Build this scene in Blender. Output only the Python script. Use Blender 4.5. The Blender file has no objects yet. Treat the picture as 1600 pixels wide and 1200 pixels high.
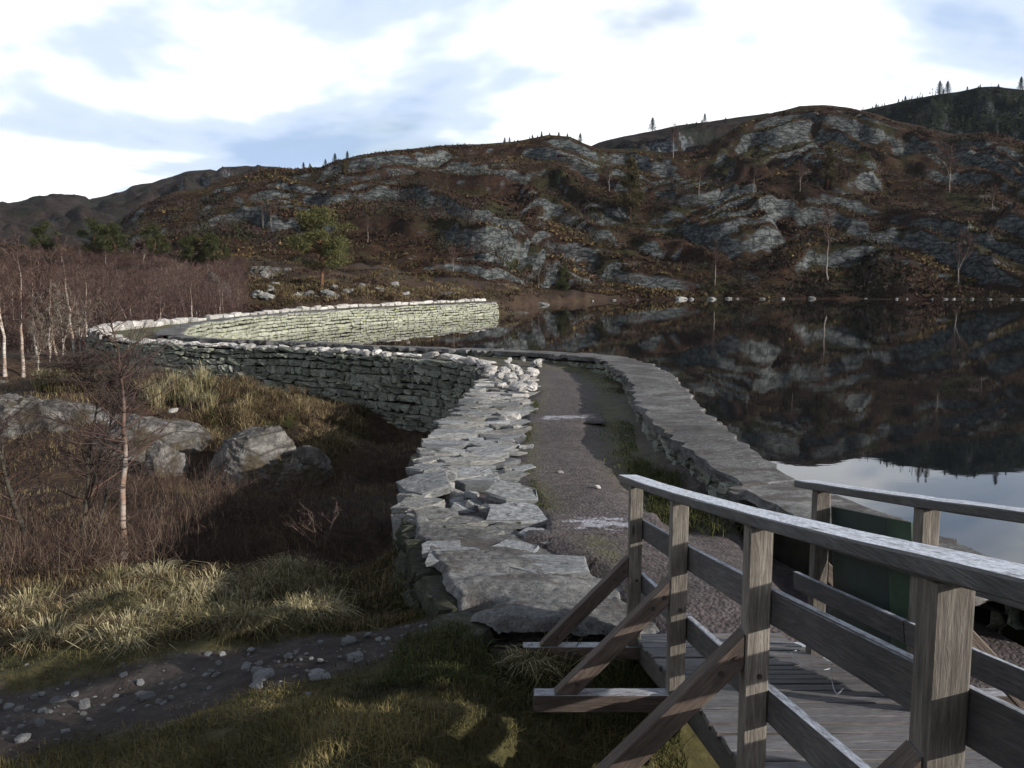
import bpy, math, random
import numpy as np
from mathutils import Vector, Matrix, Quaternion

random.seed(7)
RNG = np.random.default_rng(7)
scene = bpy.context.scene
COL = scene.collection
PI = math.pi

# ------------------------------------------------------------------ camera
CAM_Z = 3.7                      # eye height above the lake (lake surface is z = 0)
F = 1386.0                       # focal length in photo pixels (1600 wide)
PITCH = math.radians(6.75)
cam_d = bpy.data.cameras.new('camera')
cam_d.sensor_width = 36.0
cam_d.lens = 36.0 * F / 1600.0
cam_d.clip_start = 0.05
cam_d.clip_end = 6000.0
cam = bpy.data.objects.new('camera', cam_d)
cam.location = (0, 0, CAM_Z)
cam.rotation_euler = (PI / 2 - PITCH, 0, 0)
COL.objects.link(cam)
scene.camera = cam
scene.render.resolution_x = 1024
scene.render.resolution_y = 768

# ------------------------------------------------------------------ light and exposure
SUN_EL = math.radians(18.0)
SUN_AZ = math.radians(117.0)     # clockwise from +Y (the view direction)
to_sun = Vector((math.sin(SUN_AZ) * math.cos(SUN_EL), math.cos(SUN_AZ) * math.cos(SUN_EL), math.sin(SUN_EL)))
sun_d = bpy.data.lights.new('sun', 'SUN')
sun_d.energy = 5.0
sun_d.angle = math.radians(0.5)
sun_d.color = (1.0, 0.95, 0.87)
sun = bpy.data.objects.new('sun', sun_d)
sun.rotation_euler = to_sun.to_track_quat('Z', 'Y').to_euler()
sun.location = (40, -30, 40)
COL.objects.link(sun)

scene.view_settings.view_transform = 'Standard'
scene.view_settings.look = 'None'
scene.view_settings.exposure = 0.62
scene.view_settings.gamma = 1.0
scene.view_settings.use_curve_mapping = False

world = bpy.data.worlds.new('World')
scene.world = world
world.use_nodes = True
wt = world.node_tree
wt.nodes.clear()
def wn(t, **k):
    n = wt.nodes.new(t)
    for a, b in k.items():
        setattr(n, a, b)
    return n
def wl(a, b): wt.links.new(a, b)
def wmath(op, a, b=None, c=None, clamp=False):
    n = wn('ShaderNodeMath', operation=op); n.use_clamp = clamp
    for i, v in enumerate((a, b, c)):
        if v is None: continue
        if isinstance(v, (int, float)): n.inputs[i].default_value = v
        else: wl(v, n.inputs[i])
    return n.outputs[0]
out = wn('ShaderNodeOutputWorld')
sky = wn('ShaderNodeTexSky', sky_type='NISHITA')
sky.sun_disc = False
sky.sun_elevation = SUN_EL
sky.sun_rotation = SUN_AZ
sky.altitude = 100
bg_sky = wn('ShaderNodeBackground'); bg_sky.inputs[1].default_value = 0.075
wl(sky.outputs[0], bg_sky.inputs[0])
tc = wn('ShaderNodeTexCoord')
sep = wn('ShaderNodeSeparateXYZ'); wl(tc.outputs['Generated'], sep.inputs[0])
zc = wmath('ADD', wmath('MAXIMUM', sep.outputs[2], 0.0), 0.24)
comb = wn('ShaderNodeCombineXYZ')
wl(wmath('DIVIDE', sep.outputs[0], zc), comb.inputs[0])
wl(wmath('DIVIDE', sep.outputs[1], zc), comb.inputs[1])
def wnoise(scale, detail, rough, off, dist=0.0):
    mp = wn('ShaderNodeMapping'); mp.inputs['Location'].default_value = off
    wl(comb.outputs[0], mp.inputs[0])
    n = wn('ShaderNodeTexNoise'); n.inputs['Scale'].default_value = scale
    n.inputs['Detail'].default_value = detail; n.inputs['Roughness'].default_value = rough
    n.inputs['Distortion'].default_value = dist
    wl(mp.outputs[0], n.inputs['Vector'])
    return n.outputs[0]
def wramp(fac, stops):
    r = wn('ShaderNodeValToRGB'); r.color_ramp.interpolation = 'EASE'
    el = r.color_ramp.elements
    while len(el) < len(stops): el.new(0.5)
    for e, (p, c) in zip(el, stops): e.position = p; e.color = (*c, 1)
    wl(fac, r.inputs[0]); return r.outputs[0]
CLOUD_OFF = (7.3, 11.9, 5.0)
n1 = wnoise(0.62, 5, 0.52, CLOUD_OFF, 0.35)
n2 = wnoise(1.1, 5, 0.5, (15.9, 14.3, 2.0), 0.3)
cov_in = wmath('SUBTRACT', wmath('ADD', n1, 0.09), wmath('MULTIPLY', sep.outputs[2], 0.34))   # clouds close up towards the horizon; unseen sky overhead cleared to dim ambient light
cover = wramp(cov_in, [(0.30, (0, 0, 0)), (0.44, (1, 1, 1))])
ccol = wramp(n2, [(0.32, (0.31, 0.41, 0.58)), (0.40, (0.48, 0.56, 0.69)), (0.48, (0.88, 0.91, 0.95))])
bg_cl = wn('ShaderNodeBackground'); bg_cl.inputs[1].default_value = 1.0
wl(ccol, bg_cl.inputs[0])
mixs = wn('ShaderNodeMixShader')
wl(cover, mixs.inputs[0]); wl(bg_sky.outputs[0], mixs.inputs[1]); wl(bg_cl.outputs[0], mixs.inputs[2])
wl(mixs.outputs[0], out.inputs[0])

# ------------------------------------------------------------------ survey helpers (photo pixel -> place at a known height or distance)
CP, SP = math.cos(PITCH), math.sin(PITCH)
def ray(u, v):
    a = (u - 800.0) / F; b = (600.0 - v) / F
    return a, CP + b * SP, -SP + b * CP
def at_z(u, v, z):
    x, y, w = ray(u, v); t = (z - CAM_Z) / w
    return np.array((x * t, y * t, z))
def at_y(u, v, Y):
    x, y, w = ray(u, v); t = Y / y
    return np.array((x * t, Y, CAM_Z + w * t))

# ------------------------------------------------------------------ numpy noise
def _h(ix, iy, seed):
    n = (ix.astype(np.int64) * 374761393 + iy.astype(np.int64) * 668265263 + seed * 982451653) & 0xffffffff
    n = ((n ^ (n >> 13)) * 1274126177) & 0xffffffff
    return ((n ^ (n >> 16)) & 0xffff) / 65535.0
def vnoise(x, y, seed=0):
    x = np.asarray(x, float); y = np.asarray(y, float)
    ix = np.floor(x); iy = np.floor(y); fx = x - ix; fy = y - iy
    ux = fx * fx * fx * (fx * (fx * 6 - 15) + 10); uy = fy * fy * fy * (fy * (fy * 6 - 15) + 10)
    a = _h(ix, iy, seed); b = _h(ix + 1, iy, seed); c = _h(ix, iy + 1, seed); d = _h(ix + 1, iy + 1, seed)
    return (a * (1 - ux) + b * ux) * (1 - uy) + (c * (1 - ux) + d * ux) * uy - 0.5
def fbm(x, y, oct=4, seed=0, gain=0.5):
    s = 0; a = 1.0
    for k in range(oct):
        s = s + a * vnoise(x * 2 ** k + 17.3 * k, y * 2 ** k - 9.1 * k, seed + k); a *= gain
    return s
def sstep(a, b, x):
    t = np.clip((x - a) / (b - a), 0, 1); return t * t * (3 - 2 * t)

# ------------------------------------------------------------------ object helpers
def link(o, parent=None):
    COL.objects.link(o)
    if parent is not None: o.parent = parent
    return o
def tag(o, label=None, cat=None, group=None, kind=None):
    if label: o['label'] = label
    if cat: o['category'] = cat
    if group: o['group'] = group
    if kind: o['kind'] = kind
    return o
def empty(name, loc=(0, 0, 0), label=None, cat=None, group=None):
    o = bpy.data.objects.new(name, None); o.location = loc; o.empty_display_size = 0.2
    link(o); return tag(o, label, cat, group)
def mesh_np(name, v, f, mat=None, smooth=False, attr=None):
    """v (n,3), f (m,3) or (m,4) arrays"""
    v = np.ascontiguousarray(v, dtype=np.float32); f = np.ascontiguousarray(f, dtype=np.int32)
    m = bpy.data.meshes.new(name)
    k = f.shape[1]
    m.vertices.add(len(v)); m.vertices.foreach_set('co', v.ravel())
    m.loops.add(f.size); m.loops.foreach_set('vertex_index', f.ravel())
    m.polygons.add(len(f)); m.polygons.foreach_set('loop_start', np.arange(0, f.size, k, dtype=np.int32))
    m.update(calc_edges=True)
    m.polygons.foreach_set('use_smooth', np.full(len(f), smooth))
    if attr is not None:
        for nm, arr in attr.items():
            at = m.attributes.new(nm, 'FLOAT', 'POINT'); at.data.foreach_set('value', np.asarray(arr, dtype=np.float32))
    if mat: m.materials.append(mat)
    m.update(); return m
def mesh_py(name, v, f, mat=None, smooth=False):
    m = bpy.data.meshes.new(name); m.from_pydata([tuple(map(float, p)) for p in v], [], [tuple(map(int, q)) for q in f])
    m.polygons.foreach_set('use_smooth', [smooth] * len(m.polygons))
    if mat: m.materials.append(mat)
    m.update(); return m
def obj(name, mesh, parent=None, loc=(0, 0, 0), rot=None, scale=None):
    o = bpy.data.objects.new(name, mesh); o.location = loc
    if rot is not None: o.rotation_euler = rot
    if scale is not None: o.scale = scale
    return link(o, parent)
def grid_faces(nr, nc):
    i = np.arange(nr - 1)[:, None] * nc + np.arange(nc - 1)[None, :]
    return np.stack([i, i + 1, i + nc + 1, i + nc], -1).reshape(-1, 4)

# ------------------------------------------------------------------ materials
class NT:
    def __init__(s, name, rough=0.85, spec=0.25):
        s.m = bpy.data.materials.new(name); s.m.use_nodes = True; s.t = s.m.node_tree; s.t.nodes.clear()
        s.out = s.n('ShaderNodeOutputMaterial'); s.b = s.n('ShaderNodeBsdfPrincipled')
        s.l(s.b.outputs[0], s.out.inputs[0])
        s.b.inputs['Roughness'].default_value = rough
        s.b.inputs['Specular IOR Level'].default_value = spec
        s._tc = None
    def n(s, t, **k):
        x = s.t.nodes.new(t)
        for a, b in k.items(): setattr(x, a, b)
        return x
    def l(s, a, b): s.t.links.new(a, b)
    def set(s, sock, v):
        if hasattr(v, 'links') or isinstance(v, bpy.types.NodeSocket): s.l(v, sock)
        else: sock.default_value = v
    def coord(s, kind='Object'):
        if s._tc is None: s._tc = s.n('ShaderNodeTexCoord')
        return s._tc.outputs[kind]
    def vary(s, amount=37.0):
        """object coordinates shifted by the object's own random number, so copies differ"""
        oi = s.n('ShaderNodeObjectInfo')
        v = s.n('ShaderNodeVectorMath', operation='MULTIPLY_ADD')
        cx = s.n('ShaderNodeCombineXYZ')
        for i in range(3): s.l(oi.outputs['Random'], cx.inputs[i])
        s.l(cx.outputs[0], v.inputs[0]); v.inputs[1].default_value = (amount, amount * 1.7, amount * 0.6)
        s.l(s.coord(), v.inputs[2]); return v.outputs[0]
    def rnd(s): return s.n('ShaderNodeObjectInfo').outputs['Random']
    def map(s, vec, scale=(1, 1, 1), rot=(0, 0, 0), loc=(0, 0, 0)):
        m = s.n('ShaderNodeMapping'); m.inputs['Scale'].default_value = scale
        m.inputs['Rotation'].default_value = rot; m.inputs['Location'].default_value = loc
        s.l(vec, m.inputs[0]); return m.outputs[0]
    def noise(s, vec, scale, detail=4, rough=0.55, dist=0.0):
        x = s.n('ShaderNodeTexNoise'); s.l(vec, x.inputs['Vector']); x.inputs['Scale'].default_value = scale
        x.inputs['Detail'].default_value = detail; x.inputs['Roughness'].default_value = rough
        x.inputs['Distortion'].default_value = dist; return x.outputs[0]
    def voro(s, vec, scale, feature='F1', rand=1.0):
        x = s.n('ShaderNodeTexVoronoi', feature=feature); s.l(vec, x.inputs['Vector']); x.inputs['Scale'].default_value = scale
        x.inputs['Randomness'].default_value = rand; return x.outputs['Distance']
    def ramp(s, fac, stops, interp='LINEAR'):
        r = s.n('ShaderNodeValToRGB'); r.color_ramp.interpolation = interp; el = r.color_ramp.elements
        while len(el) < len(stops): el.new(0.5)
        for e, (p, c) in zip(el, stops):
            e.position = p; e.color = (*c, 1) if hasattr(c, '__len__') else (c, c, c, 1)
        s.l(fac, r.inputs[0]); return r.outputs[0]
    def mix(s, fac, a, b, mode='MIX'):
        x = s.n('ShaderNodeMix', data_type='RGBA', blend_type=mode)
        s.set(x.inputs[0], fac)
        for sock, v in ((x.inputs[6], a), (x.inputs[7], b)):
            if isinstance(v, tuple): sock.default_value = (*v, 1)
            else: s.l(v, sock)
        return x.outputs[2]
    def math(s, op, a, b=None, clamp=False):
        x = s.n('ShaderNodeMath', operation=op); x.use_clamp = clamp; s.set(x.inputs[0], a)
        if b is not None: s.set(x.inputs[1], b)
        return x.outputs[0]
    def normal_z(s):
        g = s.n('ShaderNodeNewGeometry'); sp = s.n('ShaderNodeSeparateXYZ'); s.l(g.outputs['Normal'], sp.inputs[0]); return sp.outputs[2]
    def attr(s, name):
        a = s.n('ShaderNodeAttribute'); a.attribute_name = name; return a.outputs['Fac']
    def bump(s, h, strength=0.5, dist=0.02):
        b = s.n('ShaderNodeBump'); b.inputs['Strength'].default_value = strength; b.inputs['Distance'].default_value = dist
        s.l(h, b.inputs['Height']); s.l(b.outputs[0], s.b.inputs['Normal'])
    def color(s, c): s.set(s.b.inputs['Base Color'], c if not isinstance(c, tuple) else (*c, 1))

def mat_stone(name, dark, mid, light, lichen=None, lich_amt=0.5, scale=1.0, layered=0.0, bump=0.6, moss=None):
    t = NT(name, 0.9, 0.2); v = t.vary()
    vm = t.map(v, (1, 1, 1 + layered * 5)) if layered else v
    n = t.noise(vm, 3.2 * scale, 6, 0.62, 0.4)
    fine = t.noise(v, 22 * scale, 4, 0.65)
    k = t.math('ADD', t.math('MULTIPLY', n, 0.65), t.math('MULTIPLY', fine, 0.35))
    c = t.ramp(k, [(0.34, dark), (0.5, mid), (0.66, light)])
    # each stone has a shade of its own
    sh = t.math('ADD', t.math('MULTIPLY', t.rnd(), 0.7), 0.62)
    cc = t.n('ShaderNodeCombineXYZ')
    for i in range(3): t.l(sh, cc.inputs[i])
    c = t.mix(1.0, c, cc.outputs[0], 'MULTIPLY')
    if lichen:
        ln = t.noise(v, 4.5 * scale, 5, 0.7)
        f = t.ramp(ln, [(0.62 - 0.2 * lich_amt, 0.0), (0.70 - 0.2 * lich_amt, 1.0)])
        c = t.mix(t.math('MULTIPLY', f, 0.85), c, lichen)
    if moss:
        mn = t.noise(v, 2.4 * scale, 4, 0.6)
        f = t.ramp(mn, [(0.58, 0.0), (0.66, 1.0)])
        c = t.mix(f, c, moss)
    t.color(c)
    t.bump(k, bump, 0.05 / scale)
    return t.m

M = {}
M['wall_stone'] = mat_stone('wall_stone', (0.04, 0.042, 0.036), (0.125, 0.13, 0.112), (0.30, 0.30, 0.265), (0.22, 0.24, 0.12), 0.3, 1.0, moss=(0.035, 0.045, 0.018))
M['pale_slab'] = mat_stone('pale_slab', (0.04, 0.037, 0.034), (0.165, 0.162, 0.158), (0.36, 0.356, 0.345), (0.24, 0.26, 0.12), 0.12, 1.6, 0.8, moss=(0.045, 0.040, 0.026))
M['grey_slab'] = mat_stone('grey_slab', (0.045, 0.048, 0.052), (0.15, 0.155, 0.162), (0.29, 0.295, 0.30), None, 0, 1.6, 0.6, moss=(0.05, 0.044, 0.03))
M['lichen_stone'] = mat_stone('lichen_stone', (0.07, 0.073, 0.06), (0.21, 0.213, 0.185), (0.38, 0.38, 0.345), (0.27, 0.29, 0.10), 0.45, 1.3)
M['shade_toned_mossy_stone'] = mat_stone('shade_toned_mossy_stone', (0.012, 0.012, 0.010), (0.035, 0.034, 0.028), (0.085, 0.083, 0.07), (0.03, 0.035, 0.012), 0.6, 1.0)  # mossy, with the darkness of the wall's shadowed side put into its colours
M['cap_stone'] = mat_stone('cap_stone', (0.12, 0.112, 0.105), (0.33, 0.315, 0.30), (0.54, 0.52, 0.49), None, 0, 1.4, moss=(0.09, 0.08, 0.06))
M['pebble'] = mat_stone('pebble', (0.05, 0.052, 0.055), (0.12, 0.123, 0.128), (0.24, 0.24, 0.24), None, 0, 2.5)

def mat_core():
    t = NT('dam_core_rubble', 1.0, 0.0); n = t.noise(t.coord(), 3, 5); t.color(t.ramp(n, [(0.3, (0.012, 0.011, 0.009)), (0.7, (0.035, 0.032, 0.026))])); return t.m
M['core'] = mat_core()

def mat_concrete():
    t = NT('worn_concrete', 0.92, 0.2); c = t.coord()
    n = t.noise(c, 0.9, 6, 0.6, 0.5); f = t.noise(c, 14, 5, 0.7); sp = t.noise(c, 60, 3, 0.6)
    k = t.math('ADD', t.math('MULTIPLY', n, 0.5), t.math('MULTIPLY', f, 0.5))
    col = t.ramp(k, [(0.35, (0.030, 0.028, 0.028)), (0.49, (0.090, 0.088, 0.087)), (0.63, (0.18, 0.179, 0.177))])
    dirt = t.ramp(t.noise(t.map(c, (1.0, 2.2, 1)), 1.5, 6, 0.65, 0.6), [(0.50, 0.0), (0.58, 1.0)]); col = t.mix(t.math('MULTIPLY', dirt, 0.75), col, (0.055, 0.047, 0.043))
    pit = t.ramp(sp, [(0.34, 0.35), (0.46, 1.0)])
    col = t.mix(1.0, col, pit, 'MULTIPLY')
    t.color(col); t.bump(t.math('ADD', k, t.math('MULTIPLY', sp, 0.4)), 0.7, 0.03); return t.m
M['concrete'] = mat_concrete()

def mat_path(icy=False):
    t = NT('icy_path_soil' if icy else 'path_soil', 0.88, 0.3); c = t.coord()
    n = t.noise(c, 0.5, 5, 0.6); g = t.noise(c, 9, 5, 0.7); p = t.voro(c, 28)
    k = t.math('ADD', t.math('MULTIPLY', n, 0.4), t.math('MULTIPLY', g, 0.6))
    col = t.ramp(k, [(0.37, (0.017, 0.0135, 0.0125)), (0.5, (0.056, 0.044, 0.043)), (0.64, (0.100, 0.083, 0.081))])
    peb = t.ramp(p, [(0.10, 1.0), (0.16, 0.0)]); sel = t.ramp(t.noise(c, 6, 2), [(0.52, 0.0), (0.6, 1.0)])
    col = t.mix(t.math('MULTIPLY', peb, sel), col, (0.15, 0.14, 0.14))
    gr = t.math('MULTIPLY', t.attr('green'), t.ramp(t.noise(c, 3.0, 5, 0.7), [(0.38, 0.0), (0.55, 1.0)]))
    col = t.mix(gr, col, (0.085, 0.085, 0.022))
    if icy:                                              # thin trodden ice lying between the crumbs of soil
        q = t.math('ADD', t.attr('ice'), t.math('MULTIPLY', t.math('SUBTRACT', t.noise(t.map(c, (1.0, 1.6, 1)), 5.0, 7, 0.72), 0.5), 2.6)); ik = t.ramp(q, [(0.80, 0.0), (1.15, 1.0)])
        col = t.mix(t.math('MULTIPLY', ik, 0.85), col, (0.27, 0.265, 0.295)); t.l(t.ramp(ik, [(0.0, 0.88), (1.0, 0.42)]), t.b.inputs['Roughness'])
    t.color(col); t.bump(t.math('ADD', k, t.math('MULTIPLY', p, -0.4)), 0.8, 0.04); return t.m
M['path'] = mat_path()

def mat_ground():
    t = NT('moor_ground', 0.95, 0.1); c = t.coord()
    n = t.noise(c, 0.33, 6, 0.62, 0.3); g = t.noise(c, 5, 6, 0.72); h = t.noise(c, 0.9, 4, 0.6)
    k = t.math('ADD', t.math('MULTIPLY', n, 0.45), t.math('MULTIPLY', g, 0.55))
    heath = t.ramp(k, [(0.32, (0.011, 0.008, 0.006)), (0.5, (0.034, 0.021, 0.015)), (0.66, (0.075, 0.052, 0.031))])
    grass = t.ramp(k, [(0.32, (0.014, 0.013, 0.006)), (0.5, (0.042, 0.038, 0.016)), (0.68, (0.095, 0.080, 0.036))])
    col = t.mix(t.ramp(t.math('ADD', t.attr('grass'), t.math('MULTIPLY', t.math('SUBTRACT', h, 0.5), 1.2)), [(0.35, 0.0), (0.62, 1.0)]), heath, grass)
    mud = t.ramp(k, [(0.34, (0.017, 0.013, 0.012)), (0.5, (0.042, 0.034, 0.031)), (0.66, (0.080, 0.069, 0.063))])
    pb = t.voro(c, 17); mud = t.mix(t.math('MULTIPLY', t.ramp(pb, [(0.16, 1.0), (0.26, 0.0)]), t.ramp(t.noise(c, 4.5, 3), [(0.46, 0.0), (0.56, 1.0)])), mud, (0.085, 0.083, 0.083))
    mk = t.math('ADD', t.attr('mud'), t.math('MULTIPLY', t.math('SUBTRACT', t.noise(c, 2.2, 4, 0.6), 0.5), 0.9))
    col = t.mix(t.ramp(mk, [(0.36, 0.0), (0.64, 1.0)]), col, mud)
    t.color(col); t.bump(k, 0.9, 0.08); return t.m
M['ground'] = mat_ground()

def mat_hill(name, heath, rockd, rockl, green, strata=1.0, rough_scale=1.0):
    t = NT(name, 0.95, 0.1); c = t.coord()
    big = t.noise(c, 0.035 * rough_scale, 5, 0.6); mid = t.noise(c, 0.22 * rough_scale, 6, 0.68, 0.4); fine = t.noise(c, 1.1 * rough_scale, 5, 0.7)
    k = t.math('ADD', t.math('MULTIPLY', mid, 0.5), t.math('MULTIPLY', fine, 0.5))
    hc = t.ramp(k, [(0.34, tuple(x * 0.35 for x in heath)), (0.5, heath), (0.62, (heath[0] * 1.9, heath[1] * 1.9, heath[2] * 1.6)), (0.76, (0.085, 0.058, 0.028))])
    hc = t.mix(t.ramp(t.noise(c, 0.06 * rough_scale, 4, 0.6), [(0.50, 0.0), (0.60, 0.85)]), hc, t.ramp(k, [(0.35, tuple(x * 0.4 for x in green)), (0.65, tuple(x * 1.7 for x in green))]))
    sv = t.map(c, (0.25, 0.25, 1.0), (0.25, 0.35, 0.0))
    st = t.noise(sv, 1.3 * rough_scale, 6, 0.7, 0.6)
    crack = t.voro(t.map(c, (0.5, 0.5, 1.0), (0.2, 0.5, 0.3)), 0.55 * rough_scale, 'DISTANCE_TO_EDGE')
    rk = t.math('ADD', t.math('MULTIPLY', st, 0.6), t.math('MULTIPLY', fine, 0.4))
    rc = t.ramp(rk, [(0.36, tuple(x * 0.3 for x in rockd)), (0.46, rockd), (0.60, rockl), (0.72, tuple(min(x * 1.35, 0.6) for x in rockl))])
    rc = t.mix(t.ramp(crack, [(0.0, 0.75), (0.07, 0.0)]), rc, tuple(x * 0.2 for x in rockd))
    sl = t.math('ADD', t.normal_z(), t.math('MULTIPLY', t.math('SUBTRACT', k, 0.5), 0.75))
    sl = t.math('ADD', sl, t.math('MULTIPLY', t.math('SUBTRACT', big, 0.5), -1.7))
    f = t.ramp(sl, [(0.46, 0.0), (0.55, 1.0)])
    t.color(t.mix(f, rc, hc)); t.bump(t.math('ADD', k, st), 1.0, 0.6 / rough_scale); return t.m
M['hill'] = mat_hill('hillside_rock_and_heather', (0.022, 0.0125, 0.0085), (0.031, 0.035, 0.036), (0.112, 0.119, 0.117), (0.017, 0.0175, 0.0075))
M['ridge'] = mat_hill('far_ridge_rock', (0.020, 0.015, 0.014), (0.028, 0.034, 0.040), (0.120, 0.132, 0.142), (0.015, 0.017, 0.013), 1, 0.6)
M['wooded'] = mat_hill('wooded_ridge', (0.006, 0.008, 0.006), (0.015, 0.018, 0.018), (0.045, 0.05, 0.05), (0.005, 0.007, 0.005), 1, 0.6)

def mat_rock():
    t = NT('outcrop_rock', 0.92, 0.2); c = t.coord()
    n = t.noise(t.map(c, (0.5, 0.5, 2.2), (0.2, 0.3, 0)), 1.1, 7, 0.68, 0.8); f = t.noise(c, 7, 5, 0.7); cr = t.voro(t.map(c, (0.7, 0.7, 1.6), (0.3, 0.2, 0.2)), 1.0, 'DISTANCE_TO_EDGE')
    k = t.math('ADD', t.math('MULTIPLY', n, 0.6), t.math('MULTIPLY', f, 0.4))
    col = t.ramp(k, [(0.36, (0.022, 0.020, 0.019)), (0.49, (0.075, 0.070, 0.066)), (0.64, (0.20, 0.19, 0.178))])
    col = t.mix(t.ramp(cr, [(0.0, 0.8), (0.05, 0.0)]), col, (0.02, 0.018, 0.015))
    ms = t.ramp(t.noise(c, 1.2, 5, 0.65), [(0.50, 0.0), (0.58, 1.0)])
    col = t.mix(t.math('MULTIPLY', ms, 0.85), col, (0.038, 0.030, 0.017))
    t.color(col); t.bump(t.math('ADD', k, t.math('MULTIPLY', cr, 0.5)), 0.9, 0.08); return t.m
M['rock'] = mat_rock()

def mat_wood(name, dark, mid, light, frost=0.0, rough=0.75):
    t = NT(name, rough, 0.35); v = t.vary(11.0)
    g = t.noise(t.map(v, (1.7, 13, 13)), 3.4, 7, 0.75, 0.5); b = t.noise(v, 2.0, 4, 0.6); fine = t.noise(t.map(v, (3, 60, 60)), 2.0, 3, 0.6)
    k = t.math('ADD', t.math('MULTIPLY', g, 0.5), t.math('ADD', t.math('MULTIPLY', b, 0.25), t.math('MULTIPLY', fine, 0.25)))
    col = t.ramp(k, [(0.35, tuple(x * 0.8 for x in dark)), (0.5, mid), (0.64, light)])
    kn = t.voro(t.map(v, (1.0, 4, 4)), 1.6); col = t.mix(t.ramp(kn, [(0.05, 0.85), (0.09, 0.0)]), col, tuple(x * 0.3 for x in dark))
    if frost:
        up = t.ramp(t.normal_z(), [(0.75, 0.0), (0.92, 1.0)])
        fz = t.ramp(t.noise(t.map(v, (1.0, 5, 5)), 5.0, 5, 0.75), [(0.26, 0.0), (0.48, 1.0)])
        grit = t.ramp(t.noise(t.map(v, (6, 40, 40)), 3.0, 4, 0.7), [(0.36, 0.25), (0.55, 1.0)])
        col = t.mix(t.math('MULTIPLY', t.math('MULTIPLY', up, t.math('MULTIPLY', fz, grit)), frost), col, (0.74, 0.78, 0.87))
    sh = t.math('ADD', t.math('MULTIPLY', t.rnd(), 0.45), 0.75); cc = t.n('ShaderNodeCombineXYZ')
    for i in range(3): t.l(sh, cc.inputs[i])
    t.color(t.mix(1.0, col, cc.outputs[0], 'MULTIPLY')); t.bump(k, 0.9, 0.016); return t.m
M['post'] = mat_wood('post_wood', (0.0427, 0.0351, 0.0294), (0.1092, 0.0950, 0.0798), (0.2185, 0.1947, 0.1662))
M['rail'] = mat_wood('rail_wood', (0.0217, 0.0205, 0.0211), (0.0527, 0.0484, 0.0465), (0.1054, 0.0961, 0.0899), 0.55)
M['brace'] = mat_wood('brace_wood', (0.0270, 0.0188, 0.0150), (0.0630, 0.0450, 0.0360), (0.1162, 0.0900, 0.0750), 0.5)
M['handrail'] = mat_wood('handrail_wood', (0.0280, 0.0259, 0.0259), (0.0630, 0.0588, 0.0574), (0.1190, 0.1120, 0.1085), 1.0, 0.55)
M['plank'] = mat_wood('plank_wood', (0.022, 0.018, 0.016), (0.060, 0.051, 0.047), (0.125, 0.112, 0.105), 0.12, 0.72)
M['beam'] = mat_wood('beam_wood', (0.02, 0.017, 0.015), (0.05, 0.042, 0.036), (0.09, 0.08, 0.07))

def mat_plain(name, c, rough=0.8, spec=0.3, var=0.3, scale=4.0, metal=0.0):
    t = NT(name, rough, spec); n = t.noise(t.vary(), scale, 5, 0.6)
    t.color(t.ramp(n, [(0.3, tuple(x * (1 - var) for x in c)), (0.7, tuple(x * (1 + var) for x in c))])); t.b.inputs['Metallic'].default_value = metal
    t.bump(n, 0.3, 0.01); return t.m
M['green'] = mat_plain('green_paint', (0.008, 0.020, 0.016), 0.55, 0.4, 0.45, 5)
M['green_light'] = mat_plain('faded_green_paint', (0.022, 0.046, 0.028), 0.6, 0.35, 0.4, 6)
M['bolt'] = mat_plain('rusty_bolt', (0.05, 0.035, 0.028), 0.6, 0.5, 0.4, 30, 0.6)
M['wire'] = mat_plain('pale_wire', (0.35, 0.35, 0.36), 0.5, 0.5, 0.2)

def mat_ramp_attr(name, stops, rough=0.9, trans=0.0):
    t = NT(name, rough, 0.15); t.color(t.ramp(t.attr('rnd'), stops))
    if trans: t.b.inputs['Subsurface Weight'].default_value = 0.0
    return t.m
M['straw'] = mat_ramp_attr('straw_grass', [(0.0, (0.05, 0.046, 0.018)), (0.35, (0.115, 0.097, 0.05)), (0.7, (0.20, 0.17, 0.095)), (1.0, (0.33, 0.29, 0.18))])
M['grass'] = mat_ramp_attr('short_grass', [(0.0, (0.0160, 0.0152, 0.0056)), (0.45, (0.0400, 0.0368, 0.0128)), (0.8, (0.0800, 0.0688, 0.0272)), (1.0, (0.1600, 0.1280, 0.0560))])
M['green_grass'] = mat_ramp_attr('green_grass', [(0.0, (0.0150, 0.0195, 0.0060)), (0.6, (0.0390, 0.0435, 0.0135)), (1.0, (0.0900, 0.0825, 0.0300))])
M['rust_grass'] = mat_ramp_attr('rusty_grass', [(0.0, (0.024, 0.016, 0.010)), (0.4, (0.058, 0.038, 0.022)), (0.75, (0.115, 0.085, 0.045)), (1.0, (0.20, 0.16, 0.085))])
M['twig'] = mat_ramp_attr('bare_twigs', [(0.0, (0.016, 0.012, 0.011)), (0.6, (0.042, 0.030, 0.027)), (1.0, (0.10, 0.08, 0.068))])
M['red_twig'] = mat_ramp_attr('red_twigs', [(0.0, (0.020, 0.012, 0.010)), (0.5, (0.050, 0.029, 0.025)), (0.75, (0.066, 0.048, 0.034)), (1.0, (0.15, 0.115, 0.085))])
M['purple_twig'] = mat_ramp_attr('purple_twigs', [(0.0, (0.018, 0.010, 0.009)), (0.6, (0.055, 0.032, 0.028)), (1.0, (0.13, 0.095, 0.08))])
M['pale_twig'] = mat_ramp_attr('pale_twigs', [(0.0, (0.0800, 0.0680, 0.0560)), (1.0, (0.2080, 0.1840, 0.1520))])
M['bush'] = mat_ramp_attr('evergreen_leaves', [(0.0, (0.009, 0.012, 0.005)), (0.6, (0.028, 0.033, 0.012)), (1.0, (0.065, 0.066, 0.026))])
M['pine'] = mat_ramp_attr('pine_needles', [(0.0, (0.016, 0.020, 0.008)), (0.6, (0.062, 0.064, 0.024)), (1.0, (0.14, 0.13, 0.05))])
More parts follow.
